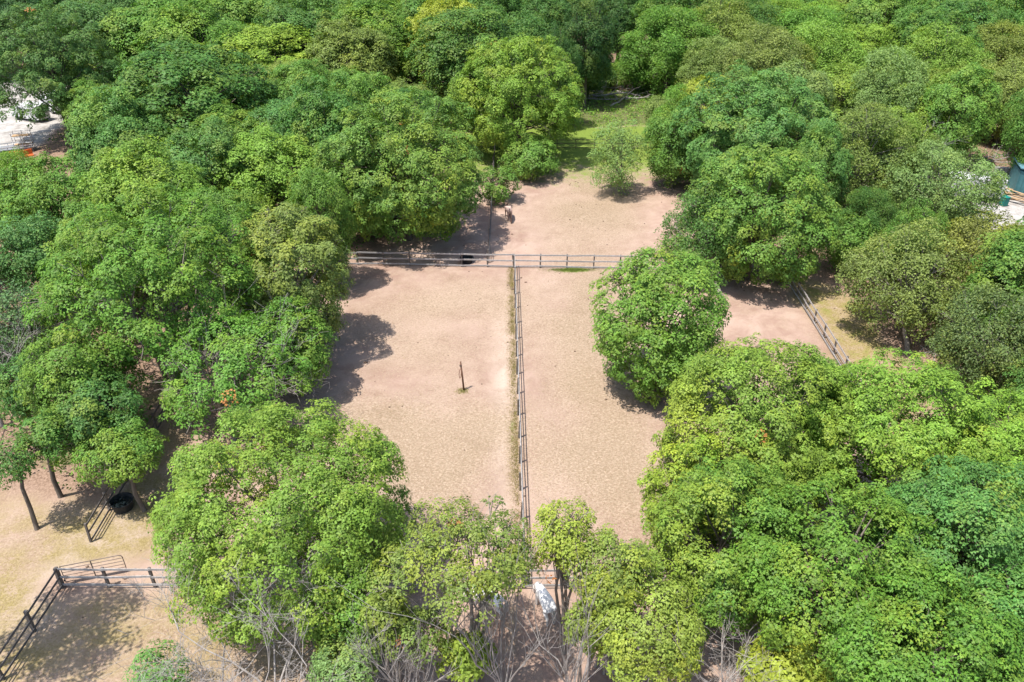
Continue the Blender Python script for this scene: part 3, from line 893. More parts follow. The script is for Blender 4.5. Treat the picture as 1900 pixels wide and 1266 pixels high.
right = [(1240, 95, 92, 90, 'f', C_MID), (1335, 75, 80, 70, 'f', C_OLIVE), (1330, 140, 75, 50, 'f', C_OLIVE), (1440, 60, 80, 55, 'f', C_BRIGHT), (1420, 120, 85, 55, 'f', C_OLIVE),
         (1530, 60, 70, 50, 'm', C_BRIGHT), (1520, 120, 85, 55, 'f', C_BRIGHT), (1480, 175, 80, 50, 'm', C_PALE), (1565, 185, 80, 60, 'm', C_BRIGHT), (1610, 105, 75, 45, 'm', C_BRIGHT),
         (1650, 165, 80, 55, 'f', C_PALE), (1690, 215, 75, 55, 'm', C_BRIGHT), (1660, 275, 75, 60, 'f', C_BRIGHT), (1740, 120, 85, 50, 'f', C_BRIGHT), (1770, 60, 85, 50, 'f', C_BRIGHT),
         (1850, 110, 85, 55, 'f', C_OLIVE), (1790, 185, 75, 65, 'm', C_MID), (1870, 190, 80, 75, 'f', C_OLIVE), (1690, 40, 60, 45, 'm', C_DARK), (1600, 20, 70, 40, 'm', C_OLIVE),
         (1850, 30, 80, 50, 'f', C_OLIVE), (1380, 20, 80, 45, 'f', C_MID), (1490, 10, 80, 45, 'f', C_BLUE), (1560, -35, 90, 45, 'f', C_BRIGHT), (1720, -30, 90, 45, 'f', C_MID),
         (1870, -30, 90, 45, 'f', C_BRIGHT), (1400, -40, 90, 45, 'm', C_DEEP), (1945, 90, 80, 70, 'f', C_MID), (1960, 220, 80, 80, 'f', C_MID), (1700, 300, 60, 55, 'f', C_OLIVE),
         (1265, 215, 60, 45, 'f', C_MID), (1520, 300, 60, 70, 'm', C_BLUE), (1610, 390, 55, 45, 'f', C_DEEP), (1700, 425, 60, 40, 'f', C_MID)]
for k, (cx, cy, hw, hh, kd, c) in enumerate(right):
    wood_tree(cx, cy, hw, hh, 6.6 + 1.5 * math.sin(k * 2.1), kd, k % {'m': 5, 'f': 4}[kd], c, LR, GRT)
# trees that only lend their shade and edge at the frame sides
GE, LE = 'maples at the edges of the lawn and grove', 'maple at the outer edge of the lawn or grove'
for k, (x, y, r, hc) in enumerate([(-42, 50, 5, 6.5), (34, 28, 5, 6.5), (40, 38, 5, 6.5), (38, 52, 4.6, 6), (46, 60, 4.5, 6)]):
    tm, cm = VAR['m', k % 5]
    put_tree('maple_tree', wood_label(Vector((x, y, 0)), r, hc * 1.8, C_MID, 'm'), 'tree', Vector((x, y, 0)), tm, cm, C_MID, GE, scale=(r / 5, r / 5, hc / 6.4))


tm, cm = make_tree(np.random.default_rng(55), 3.2, 2.6, 11.5, dens=2.6, trunk_r=.2, gaps=.12)
put_tree('maple_tree', 'tall high-crowned maple that shades the lawn inside the dark fence', 'tree', Vector((-25.0, 24.0, 0)), tm, cm, C_MID, rz=0)


# --- understory and filler trees where the wood closes over its floor
def project(x, y, z):
    zc = (CH - z) * ST + y * CT
    return W / 2 + F * x / zc, HGT / 2 + F * ((CH - z) * CT - y * ST) / zc


TAKEN = [(o.location.x, o.location.y) for o in COL.objects if o.get('category') in ('tree', 'shrub')]
KEEP = [(-50, 150, 160, 345), (1770, 2000, 285, 450), (1040, 1235, 105, 290), (1030, 1070, 0, 75), (1565, 1615, 30, 75), (1490, 1620, 450, 680), (-80, 330, 840, 1300),
        (1690, 1790, 560, 700), (560, 660, 440, 640)]
rngf = np.random.default_rng(123)
FILL = []
for _ in range(2600):
    x, y = rngf.uniform(-95, 95), rngf.uniform(30, 165)
    if abs(x) > 12 + y * 0.62 or wood_mask(np.array([x]), np.array([y]))[0] < 2.2:
        continue
    if min((x - a) ** 2 + (y - b) ** 2 for a, b in TAKEN) < (6.2 if y < 110 else 8.6) ** 2:
        continue
    h = rngf.uniform(4.2, 5.6) if y < 110 else rngf.uniform(6.5, 8.5)
    if any(x0 < u < x1 and y0 < v < y1 for u, v in (project(x, y, h), project(x, y, h * 1.7), project(x, y, 1)) for x0, x1, y0, y1 in KEEP):
        continue
    TAKEN.append((x, y))
    FILL.append((x, y, h))
for k, (x, y, h) in enumerate(FILL):
    kd = 'f' if (x > 0 and k % 3) else 'm'
    tm, cm = VAR[kd, k % {'m': 5, 'f': 4}[kd]]
    r = h * rngf.uniform(.8, .98)
    cc = [C_DEEP, C_MID, C_OLIVE, C_MID, C_DEEP][k % 5]
    put_tree('woodland_tree', wood_label(Vector((x, y, 0)), r, h * 1.8, cc, kd), 'tree', Vector((x, y, 0)), tm, cm,
             cc, 'filler trees of the wood', scale=(r / 5, r / 5, h / 6.4))


# --- bare trees
def bare(px, py, h, r, label, n=5, lev=3, seed=1, spread=0.75, up=0.4, lean=(0, 0), bs=0.75):
    rng = np.random.default_rng(seed)
    p = G(px, py)
    e = thing('bare_tree', label, 'tree', (p.x, p.y, gz(p.x, p.y) - 0.05))
    tb = Tubes()
    fork = np.array([lean[0], lean[1], h * 0.22])
    tb.add([[0, 0, -.1], fork * 0.5, fork], [r * 1.3, r, r * .9], 7)
    t2 = Tubes()
    for i in range(n):
        a = 6.283 * i / n + rng.uniform(-.4, .4)
        d = np.array([math.cos(a) * spread + lean[0] * .2, math.sin(a) * spread + lean[1] * .2, 1.0])
        bare_branches(rng, t2, fork, unit(d), h * rng.uniform(.55, .8), r * .6, lev, up, bs)
    link('trunk', tb.mesh('trunk'), M['dead'], e)
    link('branches', t2.mesh('branches'), M['dead'], e)
    return e


bare(520, 1330, 6.6, 0.095, 'bare grey dead tree against the large yellow-green maple', 6, 4, 3)
bare(420, 1300, 4.6, 0.07, 'small bare grey tree on the lawn side of the bare grey dead tree', 4, 4, 4)
bare(1345, 1340, 4.0, 0.08, 'bare grey twiggy tree beside the yellow shrub', 6, 3, 5, 0.5)
bare(760, 1330, 5.0, 0.07, 'bare twiggy tree between the fan of stems and the leafy shrub', 6, 3, 6, .5, 1.0, bs=.4)
bare(1060, 1345, 6.0, 0.09, 'bare grey stems leaning beside the white horse', 7, 2, 16, 0.35, 1.2, bs=.3)
bare(935, 1330, 7.0, 0.10, 'bare grey stems rising through the fan of bare stems', 8, 2, 17, 0.28, 1.2, bs=.28)
bare(1885, 1330, 4.5, 0.08, 'bare pale twigs poking from the grove corner', 4, 3, 7)
bare(735, 118, 8.5, 0.2, 'bare silver dead tree among the maples of the back wood', 6, 3, 8, 0.5)
bare(500, 740, 7.5, 0.11, 'bare grey dead limbs beside the many-stemmed maple', 6, 3, 9, 0.8)
bare(5, 790, 6.5, 0.12, 'bare grey snag at the locust thicket', 5, 3, 10, 0.8)
bare(1625, 385, 7.0, 0.10, 'bare grey branches poking out by the pale feathery tree', 5, 3, 12, 0.9)


# ------------------------------------------------------------------ undergrowth, weeds and grass (nobody could count them)
def scatter(rng, n, box, cond):
    X = rng.uniform(box[0], box[1], n)
    Y = rng.uniform(box[2], box[3], n)
    m = cond(X, Y)
    return X[m], Y[m]


def cover(name, label, cat, X, Y, hlo, hhi, sr, n_leaf, ls, col, yel=0.05, seed=1, flat=False):
    rng = np.random.default_rng(seed)
    n = len(X)
    P = np.stack([X, Y, rng.uniform(hlo, hhi, n)], -1)
    A = unit(rng.normal(0, 0.35, (n, 3)) + np.array([0, 0, 1.0]))
    V, Fc, C = leaf_cloud(rng, P, A, sr * rng.uniform(.6, 1.4, n), n_leaf, ls, np.clip(rng.normal(yel, .08, n), 0, 1), np.zeros(n), 0.45)
    o = link(name, mesh_np(name, V, Fc, {'leaf': C}), M['leaf'])
    o.color = (*col, 1)
    tag(o, label, cat, kind='stuff')
    return o


rngu = np.random.default_rng(77)
X, Y = scatter(rngu, 9000, (-62, 62, 20, 190), lambda X, Y: (wood_mask(X, Y) > 0.8) & (vnoise(X, Y, 5, 51) > 0.42) & (np.abs(X) < 8 + Y * .62))
cover('undergrowth', 'low leafy undergrowth on the shaded floor of the woods', 'undergrowth', X, Y, 0.15, 1.1, 0.7, 12, 0.24, C_DEEP, 0.06, 5)
X, Y = scatter(rngu, 7000, (-20, 45, 105, 150), lambda X, Y: sdist(X, Y, WEEDS) < -0.1)
cover('weeds', 'bright green weeds beyond the far wire fence', 'weeds', X, Y, 0.1, 0.5, 0.45, 8, 0.2, (0.19, 0.37, 0.045), 0.12, 6)


def blades(name, label, X, Y, hgt, col, seed, n=7, w=0.02, sp=0.07):
    rng = np.random.default_rng(seed)
    S = len(X)
    Z = (vnoise(X, Y, 9, 1) - 0.5) * 0.10 + (vnoise(X, Y, 2.7, 2) - 0.5) * 0.045
    b = np.stack([X, Y, Z - .01], -1)[:, None] + np.concatenate([rng.normal(0, sp, (S, n, 2)), np.zeros((S, n, 1))], -1)
    a = rng.uniform(0, 6.283, (S, n))
    d = np.stack([np.cos(a), np.sin(a), np.zeros_like(a)], -1)
    h = hgt * rng.uniform(.4, 1.3, (S, n, 1))
    up = np.array([0, 0, 1.0])
    lean = rng.normal(0, .5, (S, n, 3)) * np.array([1, 1, 0])
    tip = b + (up + lean) * h
    V = np.stack([b - d * w, b + d * w, tip], 2).reshape(-1, 3)
    Fc = np.arange(S * n * 3).reshape(-1, 3)
    r = np.repeat(rng.uniform(0, 1, S * n), 3)
    y = np.repeat(np.clip(rng.normal(.04, .06, S), 0, 1), n * 3)
    o = link(name, mesh_np(name, V, Fc, {'leaf': np.stack([r, y, y * 0], -1)}), M['leaf'])
    o.color = (*col, 1)
    tag(o, label, 'grass', kind='stuff')


# dry tufts follow the dry-grass areas of the ground
fx, fy = GR['X'], GR['Y']
def lookup(A, X, Y):
    xs, ys = fx[0], fy[:, 0]
    i = np.clip(np.searchsorted(xs, X), 0, len(xs) - 1)
    j = np.clip(np.searchsorted(ys, Y), 0, len(ys) - 1)
    return A[j, i]


X, Y = scatter(rngu, 42000, (-34, 34, 18, 118), lambda X, Y: (rngu.uniform(0.22, 1.5, X.shape) < lookup(GR['dry'], X, Y)) & (lookup(GR['litter'], X, Y) < .4))
blades('dry_grass', 'short dry straw grass in patches over the paddock earth', X, Y, 0.08, (0.34, 0.255, 0.16), 21, n=4, w=0.012)
a, b = G(953, 497), G(968, 1000)
n = 5200
tt = rngu.uniform(0, 1, n)
X = a.x + (b.x - a.x) * tt - 0.06 - np.abs(rngu.normal(0.10, .24, n))
Y = a.y + (b.y - a.y) * tt
k = vnoise(X, Y, 1.6, 12) + vnoise(X, Y, .5, 13) * .5 > rngu.uniform(.2, .9, n)
blades('fence_line_grass', 'yellowing grass left uncut along the dividing fence', X[k], Y[k], 0.10, (0.30, 0.25, 0.10), 22, n=4, w=0.012)
c1, c2 = G(1030, 500), G(1092, 501)
X = rngu.normal((c1.x + c2.x) / 2, (c2.x - c1.x) * .36, 900)
Y = c1.y - np.abs(rngu.normal(0, .3, 900))
blades('green_grass', 'strip of fresh green grass under the cross fence', X, Y, 0.10, (0.17, 0.22, 0.05), 23, n=5, w=.012)


def clods():
    rng = np.random.default_rng(31)
    X, Y = scatter(rng, 5200, (-32, 32, 20, 118), lambda X, Y: (lookup(GR['litter'], X, Y) < .3) & (vnoise(X, Y, 3.5, 61) > rng.uniform(.3, 1.1, X.shape)))
    Z = (vnoise(X, Y, 9, 1) - 0.5) * 0.10 + (vnoise(X, Y, 2.7, 2) - 0.5) * 0.045
    n = len(X)
    o6 = np.array([[1, 0, 0], [0, 1, 0], [-1, 0, 0], [0, -1, 0], [0, 0, .7], [0, 0, -.3]])
    sz = rng.gamma(2.0, .022, n)[:, None, None] + .015
    V = np.stack([X, Y, Z], -1)[:, None] + o6[None] * sz * rng.uniform(.6, 1.4, (n, 6, 1))
    f8 = np.array([[0, 1, 4], [1, 2, 4], [2, 3, 4], [3, 0, 4], [1, 0, 5], [2, 1, 5], [3, 2, 5], [0, 3, 5]])
    Fc = (np.arange(n)[:, None, None] * 6 + f8[None]).reshape(-1, 3)
    o = link('earth_clods', mesh_np('earth_clods', V.reshape(-1, 3), Fc), surf_mat('clod_earth', (0.27, 0.18, 0.13), (0.14, 0.10, 0.07), 0.95, 1.5, 0.2))
    tag(o, 'small brown clods of earth and dung scattered over the paddocks', 'clods', kind='stuff')


clods()


# ------------------------------------------------------------------ fences
def board_mesh(L, h=0.14, t=0.032):
    return MB().box((L / 2, 0, 0), (L + .02, t, h), bev=0.006).mesh('rail')


def fence(name, label, A, B, spacing=2.44, heights=(1.30, 0.74, 0.20), post_h=1.38, post_w=0.115, mat='rail', pmat='post', side=-1, rail_h=0.14, round_rail=0,
          skip=(), thick=0.034):
    d = (B - A).to_2d()
    L = d.length
    n = max(1, round(L / spacing))
    st = L / n
    ang = math.atan2(d.y, d.x)
    e = thing(name, label, 'fence', (A.x, A.y, 0), ang)
    pm = MB().box((0, 0, post_h / 2 - .1), (post_w, post_w, post_h + .2), bev=0.012).mesh('post')
    if round_rail:
        rm = MB().cyl((st / 2, 0, 0), round_rail, round_rail, st, 8, 'X').mesh('rail')
    else:
        rm = board_mesh(st, rail_h, thick)
    rr = random.Random(int(A.x * 10 + A.y))
    u = d / L
    def hz(i):
        return gz(A.x + u.x * st * i, A.y + u.y * st * i)
    for i in range(n + 1):
        o = link('post', pm, M[pmat], e, loc=(i * st, 0, hz(i)), rot=(rr.gauss(0, .03), rr.gauss(0, .03), rr.gauss(0, .1)))
    off = side * (post_w / 2 + thick / 2 + .003) if not round_rail else 0
    for i in range(n):
        if i in skip:
            continue
        for h in heights:
            z0, z1 = hz(i) + h + rr.gauss(0, .025), hz(i + 1) + h + rr.gauss(0, .025)
            link('rail', rm, M[mat], e, loc=(i * st, off + rr.gauss(0, .002), z0), rot=(0, -math.atan2(z1 - z0, st), 0))
    return e


fence('board_fence', 'grey three-rail board cross fence between near and far paddocks', G(475, 489), G(953, 497))
fence('board_fence', 'grey three-rail board cross fence with green grass strip at its foot', G(953, 497), G(1449, 503.5))
fence('board_fence', 'long dividing three-rail fence running between the two near paddocks', G(953.5, 498), G(971, 1090), side=1)
fence('board_fence', 'pale near cross fence behind the gate, running under the big maples', G(118, 1089), G(971, 1091), mat='rail', heights=(1.38, .82, .26), post_h=1.42, post_w=.14)
fence('board_fence', 'near cross fence stretch beyond the white horses', G(971, 1091), G(1380, 1092), mat='rail', heights=(1.38, .82, .26), post_h=1.42, post_w=.14)
fence('board_fence', 'slanting side fence along the dry grass strip and path', G(1449, 504), G(1690, 890), mat='rail', side=-1)
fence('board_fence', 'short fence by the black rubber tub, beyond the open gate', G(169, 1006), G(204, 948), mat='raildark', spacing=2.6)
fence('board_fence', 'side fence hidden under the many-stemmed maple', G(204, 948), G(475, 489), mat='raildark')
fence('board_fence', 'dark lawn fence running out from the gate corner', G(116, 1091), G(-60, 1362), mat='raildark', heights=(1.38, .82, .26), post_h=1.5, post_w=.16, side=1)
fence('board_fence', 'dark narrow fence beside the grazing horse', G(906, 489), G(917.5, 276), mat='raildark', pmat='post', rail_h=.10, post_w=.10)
fence('wire_fence', 'thin dark three-strand far fence along the weedy strip', G(828, 275), G(1275, 277), mat='wire', pmat='wire', heights=(1.2, .72, .22), post_h=1.28,
      post_w=.07, round_rail=.036)


def tube_gate(A, B, label):
    d = (B - A).to_2d()
    L = d.length
    e = thing('tube_gate', label, 'gate', (A.x, A.y, gz(A.x, A.y)), math.atan2(d.y, d.x))
    r, h0, h1, rc = .022, .18, 1.30, .18
    pts = []
    x0, x1 = .08, L
    for (cx, cz, a0) in ((x1 - rc, h1 - rc, 90), (x1 - rc, h0 + rc, 0)):
        for k in range(5):
            a = math.radians(a0 - k * 22.5)
            pts.append((cx + rc * math.cos(a), 0, cz + rc * math.sin(a)))
    pts = [(x0, 0, h1)] + pts + [(x0, 0, h0)]
    MB().tube(pts, [r] * len(pts), 8).build('frame', M['gate'], e, True)
    for k in range(1, 5):
        z = h0 + (h1 - h0) * k / 5
        MB().cyl(((x0 + x1) / 2, 0, z), .016, .016, x1 - x0, 6, 'X').build('bar', M['gate'], e)
    MB().cyl((x0, 0, (h0 + h1) / 2), r, r, h1 - h0 + .06, 8).build('hinge_stile', M['gate'], e)
    MB().box((L * .5, 0, (h0 + h1) / 2), (.05, .035, h1 - h0)).build('brace', M['gate'], e)
    for z in (h0 + .12, h1 - .12):
        MB().cyl((.04, 0, z), .03, .03, .08, 8).build('hinge', M['dark'], e)


tube_gate(G(121, 1085), G(237, 1062), 'brown metal tube gate standing open at the fence corner')


# ------------------------------------------------------------------ tether post, tubs
p = G(861, 725)
e = thing('tether_post', 'brown leaning tether post with a hanging rope loop in the bare paddock', 'post', (p.x, p.y, gz(p.x, p.y)))
MB().tube([(0, 0, -.2), (-.08, 0, 1.2), (-.17, 0, 2.42)], [.075, .065, .055], 8).build('pole', M['brownpost'], e, True)
loop = [(-.13, -.02, 1.95), (-.26, -.03, 1.7), (-.31, -.03, 1.35), (-.27, -.03, 1.05), (-.2, -.03, 1.08), (-.16, -.03, 1.4), (-.15, -.03, 1.8)]
MB().tube(loop, [.024] * 7, 6).build('rope_loop', M['rope'], e, True)
MB().box((-.165, 0, 2.1), (.16, .16, .05)).build('iron_band', M['dark'], e)
X = p.x + rngu.normal(-.12, .22, 90)
Y = p.y + rngu.normal(-.12, .16, 90)
blades('post_foot_grass', 'pale green grass tuft at the foot of the tether post', X, Y, .1, (0.33, 0.30, 0.12), 24, n=5)


def tub(px, py, r, h, label):
    p = G(px, py)
    e = thing('rubber_tub', label, 'tub', (p.x, p.y, gz(p.x, p.y) - .01))
    prof = [(r * .82, 0), (r * .95, h * .9), (r * 1.03, h * .92), (r * 1.03, h), (r * .93, h), (r * .80, .05)]
    bm = bmesh.new()
    n = 28
    rings = [[bm.verts.new((q * math.cos(6.2832 * i / n), q * math.sin(6.2832 * i / n), z)) for i in range(n)] for q, z in prof]
    for a_, b_ in zip(rings, rings[1:]):
        for i in range(n):
            bm.faces.new((a_[i], a_[(i + 1) % n], b_[(i + 1) % n], b_[i]))
    bm.faces.new(rings[-1])
    bm.faces.new(list(reversed(rings[0])))
    mb = MB()
    mb.bm.free()
    mb.bm = bm
    mb.build('shell', M['rubber'], e)
    MB().cyl((0, 0, h * .62), r * .87, r * .87, .01, 28).build('water', M['water'], e)
    MB().tube([(r * 1.0, -.12, h * .8), (r * 1.09, -.1, h * .72), (r * 1.09, .1, h * .72), (r * 1.0, .12, h * .8)], [.02] * 4, 6).build('handle', M['rubber'], e)


tub(230, 943, .66, .6, 'large round black rubber water tub beside the short fence')
tub(866, 487, .62, .5, 'dark round tub in the shade behind the cross fence')


# ------------------------------------------------------------------ horses
def horse(loc, rz, coat, hair, label, graze=True, sc_=1.0):
    e = thing('horse', label, 'horse', loc, rz)
    e.scale = (sc_,) * 3
    bpyme = bpy.data.meshes.new('body')
    J, R, E = [], [], []

    def j(p, r, parent=None):
        J.append(p)
        R.append(r if isinstance(r, tuple) else (r, r))
        if parent is not None:
            E.append((parent, len(J) - 1))
        return len(J) - 1
    pel = j((0, -.62, 1.24), (.30, .30))
    mid = j((0, -.08, 1.18), (.33, .35), pel)
    che = j((0, .48, 1.20), (.27, .33), mid)
    nb = j((0, .80, 1.16), (.17, .24), che)
    if graze:
        q = [((0, 1.08, .88), (.12, .18)), ((0, 1.28, .60), (.10, .14)), ((0, 1.34, .46), (.10, .13)), ((0, 1.40, .24), (.075, .10)), ((0, 1.42, .08), (.06, .07))]
    else:
        q = [((0, 1.02, 1.42), (.12, .18)), ((0, 1.22, 1.66), (.10, .14)), ((0, 1.36, 1.68), (.10, .13)), ((0, 1.56, 1.50), (.075, .10)), ((0, 1.68, 1.38), (.06, .07))]
    k = nb
    for pt, r in q:
        k = j(pt, r, k)
        if r == (.10, .13):
            head = k
    for s in (-1, 1):
        j((s * .09, q[2][0][1] - .03, q[2][0][2] + .19), .03, head)
        a1 = j((s * .17, .56, .92), (.11, .14), che)
        a2 = j((s * .17, .60, .66), .085, a1)
        a3 = j((s * .17, .60, .48), .062, a2)
        a4 = j((s * .17, .585, .16), .048, a3)
        j((s * .17, .63, .03), .062, a4)
        b1 = j((s * .17, -.66, 1.0), (.17, .2), pel)
        b2 = j((s * .20, -.52, .78), (.11, .14), b1)
        b3 = j((s * .19, -.86, .50), (.065, .075), b2)
        b4 = j((s * .19, -.82, .16), .05, b3)
        j((s * .19, -.77, .03), .062, b4)
    bpyme.from_pydata(J, E, [])
    tmp = bpy.data.objects.new('tmp', bpyme)
    COL.objects.link(tmp)
    md = tmp.modifiers.new('s', 'SKIN')
    md.use_smooth_shade = True
    for i, r in enumerate(R):
        bpyme.skin_vertices[0].data[i].radius = r
        bpyme.skin_vertices[0].data[i].use_root = (i == pel)
    ms = tmp.modifiers.new('d', 'SUBSURF')
    ms.levels = 2
    ms.render_levels = 2
    dg = bpy.context.evaluated_depsgraph_get()
    me = bpy.data.meshes.new_from_object(tmp.evaluated_get(dg))
    bpy.data.objects.remove(tmp)
    zs = min(v.co.z for v in me.vertices)
    for v in me.vertices:
        v.co.z -= zs
    me.materials.clear()
    b = link('body', me, M[coat], e)
    # tail and mane
    MB().tube([(0, -.93, 1.30), (0, -1.05, 1.18), (0, -1.10, .9), (0, -1.06, .55), (0, -1.03, .42)], [.045, .075, .085, .06, .015], 7).build('tail', M[hair], e, True)
    n0, n1 = Vector(q[0][0]), Vector(q[2][0])
    pts = [(0.0, .72, 1.44), (0.05, n0.y + .0, n0.z + .2), (0.06, (n0.y + n1.y) / 2 + .06, (n0.z + n1.z) / 2 + .15), (0.02, n1.y + .10, n1.z + .12)]
    MB().tube(pts, [.03, .06, .06, .03], 6).build('mane', M[hair], e, True)
    return e


p = G(944, 405)
horse((p.x, p.y, gz(p.x, p.y)), math.radians(190), 'roan', 'hair', 'pinkish roan horse with dark legs grazing by the tree shade')
p = G(1010, 1138)
horse((p.x, p.y, gz(p.x, p.y)), math.radians(20), 'whitecoat', 'palehair', 'white horse standing under the bare stems, rump towards the bare stems', True)
p = G(905, 1135)
horse((p.x, p.y, gz(p.x, p.y)), math.radians(65), 'whitecoat', 'palehair', 'white horse half hidden under the thin crowned tree', True)


# ------------------------------------------------------------------ brush pile, logs
def branch_obj(px, py, L, r, az, label, name='fallen_branch', cat='branch', group=None, mat='dead', seed=1, kids=3, tilt=.05, lift=.1):
    rng = np.random.default_rng(seed)
    p = G(px, py)
    e = thing(name, label, cat, (p.x, p.y, gz(p.x, p.y) + lift), az, group)
    e.rotation_euler = (0, -tilt, az)
    tb = Tubes()
    n = 6
    xs = np.linspace(-L / 2, L / 2, n)
    pts = np.stack([xs, rng.normal(0, L * .025, n), r + rng.normal(0, L * .012, n)], -1)
    rad = np.linspace(r, r * .5, n)
    pts = np.concatenate([pts[:1], pts, pts[-1:]])
    rad = np.concatenate([[0.003], rad, [0.003]])
    tb.add(pts, rad, 8)
    link('stem', tb.mesh('stem'), M[mat], e)
    if kids:
        t2 = Tubes()
        for _ in range(kids):
            i = rng.integers(2, n)
            d = unit(np.array([.6, rng.normal(0, .8), abs(rng.normal(0, .5)) + .1]))
            bare_branches(rng, t2, pts[i], d, L * rng.uniform(.25, .45), r * .4, 1, .1, .6, 3, (2, 3))
        link('twigs', t2.mesh('twigs'), M[mat], e)
    return e


LBP, GBP = 'grey dead branch heaped in the brush pile beyond the weeds', 'branches of the brush pile'
for k, (px, py, L, r, az) in enumerate([(1085, 172, 6, .14, -.5), (1110, 166, 7, .11, -.25), (1135, 180, 6, .16, .15), (1165, 178, 5, .12, -.9), (1150, 192, 5.5, .13, .9),
                                        (1115, 190, 5, .12, -.4), (1180, 186, 4, .18, .1), (1095, 182, 5, .10, .5), (1190, 170, 5, .09, -.2), (1130, 160, 6, .1, .2)]):
    branch_obj(px, py, L, r, az, LBP, group=GBP, seed=60 + k, kids=4, tilt=.06, lift=.15 + .1 * (k % 3))
branch_obj(1742, 600, 4.2, .30, 1.9, 'thick grey fallen log lying by the dull thicket', name='fallen_log', cat='log', seed=81, kids=1, lift=.1)
branch_obj(1735, 622, 1.6, .26, .4, 'short cut log with a pale end in front of the fallen log', name='cut_log', cat='log', seed=82, kids=0, mat='plank', lift=.0)
LB2, GB2 = 'grey dead branch tangled by the fallen log', 'dead branches by the fallen log'
for k, (px, py, L, r, az) in enumerate([(1745, 650, 3.5, .06, .3), (1755, 665, 3, .05, -.8), (1730, 660, 3.2, .05, 1.2), (1765, 640, 3, .05, 2.2), (1720, 640, 2.6, .05, .8)]):
    branch_obj(px, py, L, r, az, LB2, group=GB2, seed=90 + k, kids=6, tilt=.12, lift=.05)
LB3, GB3 = 'grey dead branch in the heap behind the teal shed', 'dead branches behind the shed'
for k, (px, py, L, r, az) in enumerate([(1840, 296, 5, .09, .3), (1850, 304, 4, .08, -.5), (1862, 298, 4.5, .08, .1), (1830, 305, 4, .07, 1.0)]):
    branch_obj(px, py, L, r, az, LB3, group=GB3, seed=110 + k, kids=6, tilt=.1, lift=.2)


# ------------------------------------------------------------------ right-hand yard
p = G(1915, 356)
e = thing('shed', 'teal metal shed with a paler sloping roof in the pale yard', 'shed', (p.x, p.y, 0), math.radians(-16))
MB().box((0, 0, 1.35), (4.6, 3.4, 2.74)).build('wall', M['teal'], e)
for k in range(11):
    MB().box((-2.2 + k * .44, -1.715, 1.35), (.05, .03, 2.6)).build('rib', M['teal'], e)
MB().box((0, -.0, 2.82), (4.9, 3.8, .10), Matrix.Rotation(math.radians(7), 3, 'Y')).build('roof', M['tealroof'], e)
MB().box((.9, -1.73, 1.0), (.95, .05, 2.0)).build('door', M['tealroof'], e)
p = G(1861, 381)
e = thing('wheelie_bin', 'teal plastic bin beside the lumber pile', 'bin', (p.x, p.y, 0), .2)
MB().prism([(-.30, 0), (.30, 0), (.36, .95), (-.36, .95)], -.30, .30).build('body', M['bin'], e)
MB().box((0, 0, .985), (.70, .80, .06), bev=.015).build('lid', M['bin'], e)
for s in (-1, 1):
    MB().cyl((s * .25, .33, .1), .1, .1, .05, 12, 'X').build('wheel', M['dark'], e)
rr = random.Random(4)
for k in range(9):
    p = G(1884 + rr.uniform(-14, 12), 370 + rr.uniform(-10, 14))
    o = MB().box((0, 0, 0), (rr.uniform(2.6, 3.8), .2, .06), bev=.006).build('plank', M['plank'], loc=(p.x, p.y, .06 + k * .065), rot=(0, 0, math.radians(-40 + rr.uniform(-22, 18))))
    tag(o, 'raw yellow lumber plank in the loose pile before the shed', 'plank', 'lumber planks before the shed')
p = G(1788, 424)
e = thing('dumpster', 'dark green steel dumpster with pale dots along its rim', 'dumpster', (p.x, p.y, 0), math.radians(-14))
for (c, s) in (((0, -1.0, .85), (4.2, .06, 1.5)), ((0, 1.0, .85), (4.2, .06, 1.5)), ((-2.07, 0, .85), (.06, 1.94, 1.5)), ((2.07, 0, .85), (.06, 1.94, 1.5)), ((0, 0, .14), (4.06, 1.92, .08))):
    MB().box(c, s).build('panel', M['green'], e)
for k in range(7):
    MB().box((-1.8 + k * .6, -1.06, .8), (.1, .06, 1.4)).build('rib', M['green'], e)
for k in range(8):
    MB().box((-1.75 + k * .5, -1.11, 1.40), (.17, .03, .13)).build('reflector', M['white'], e)
MB().box((0, 0, 1.12), (4.0, 1.86, .5)).build('scrap_load', M['concrete'], e)
p = G(1800, 368)
e = thing('box_trailer', 'white box trailer half hidden behind the pale feathery tree', 'trailer', (p.x, p.y, 0), math.radians(-8))
MB().box((0, 0, 1.55), (5.6, 2.2, 2.1), bev=.05).build('body', M['white'], e)
MB().box((0, 0, .42), (5.5, 2.0, .12)).build('chassis', M['dark'], e)
MB().box((3.3, 0, .42), (1.2, .12, .1)).build('hitch', M['dark'], e)
for s in (-1, 1):
    for x in (-.5, .4):
        w = MB().cyl((x, s * 1.0, .36), .36, .36, .24, 18, 'Y').build('wheel', M['dark'], e)
        MB().cyl((x, s * 1.13, .36), .2, .2, .02, 12, 'Y').build('rim', M['grey'], w)
MB().box((-2.815, 0, 1.5), (.03, 1.9, 1.8)).build('rear_door', M['grey'], e)
LBk, GBk = 'pale concrete block in the row behind the shed', 'concrete blocks by the shed'
for k in range(4):
    p = G(1848 + k * 9, 322 + k * .6)
    o = MB().box((0, 0, .4), (.5 + .06 * (k % 2), .5, .8), bev=.03).build('concrete_block', M['concrete'], loc=(p.x, p.y, 0), rot=(0, 0, .1 * k))
    tag(o, LBk, 'block', GBk)

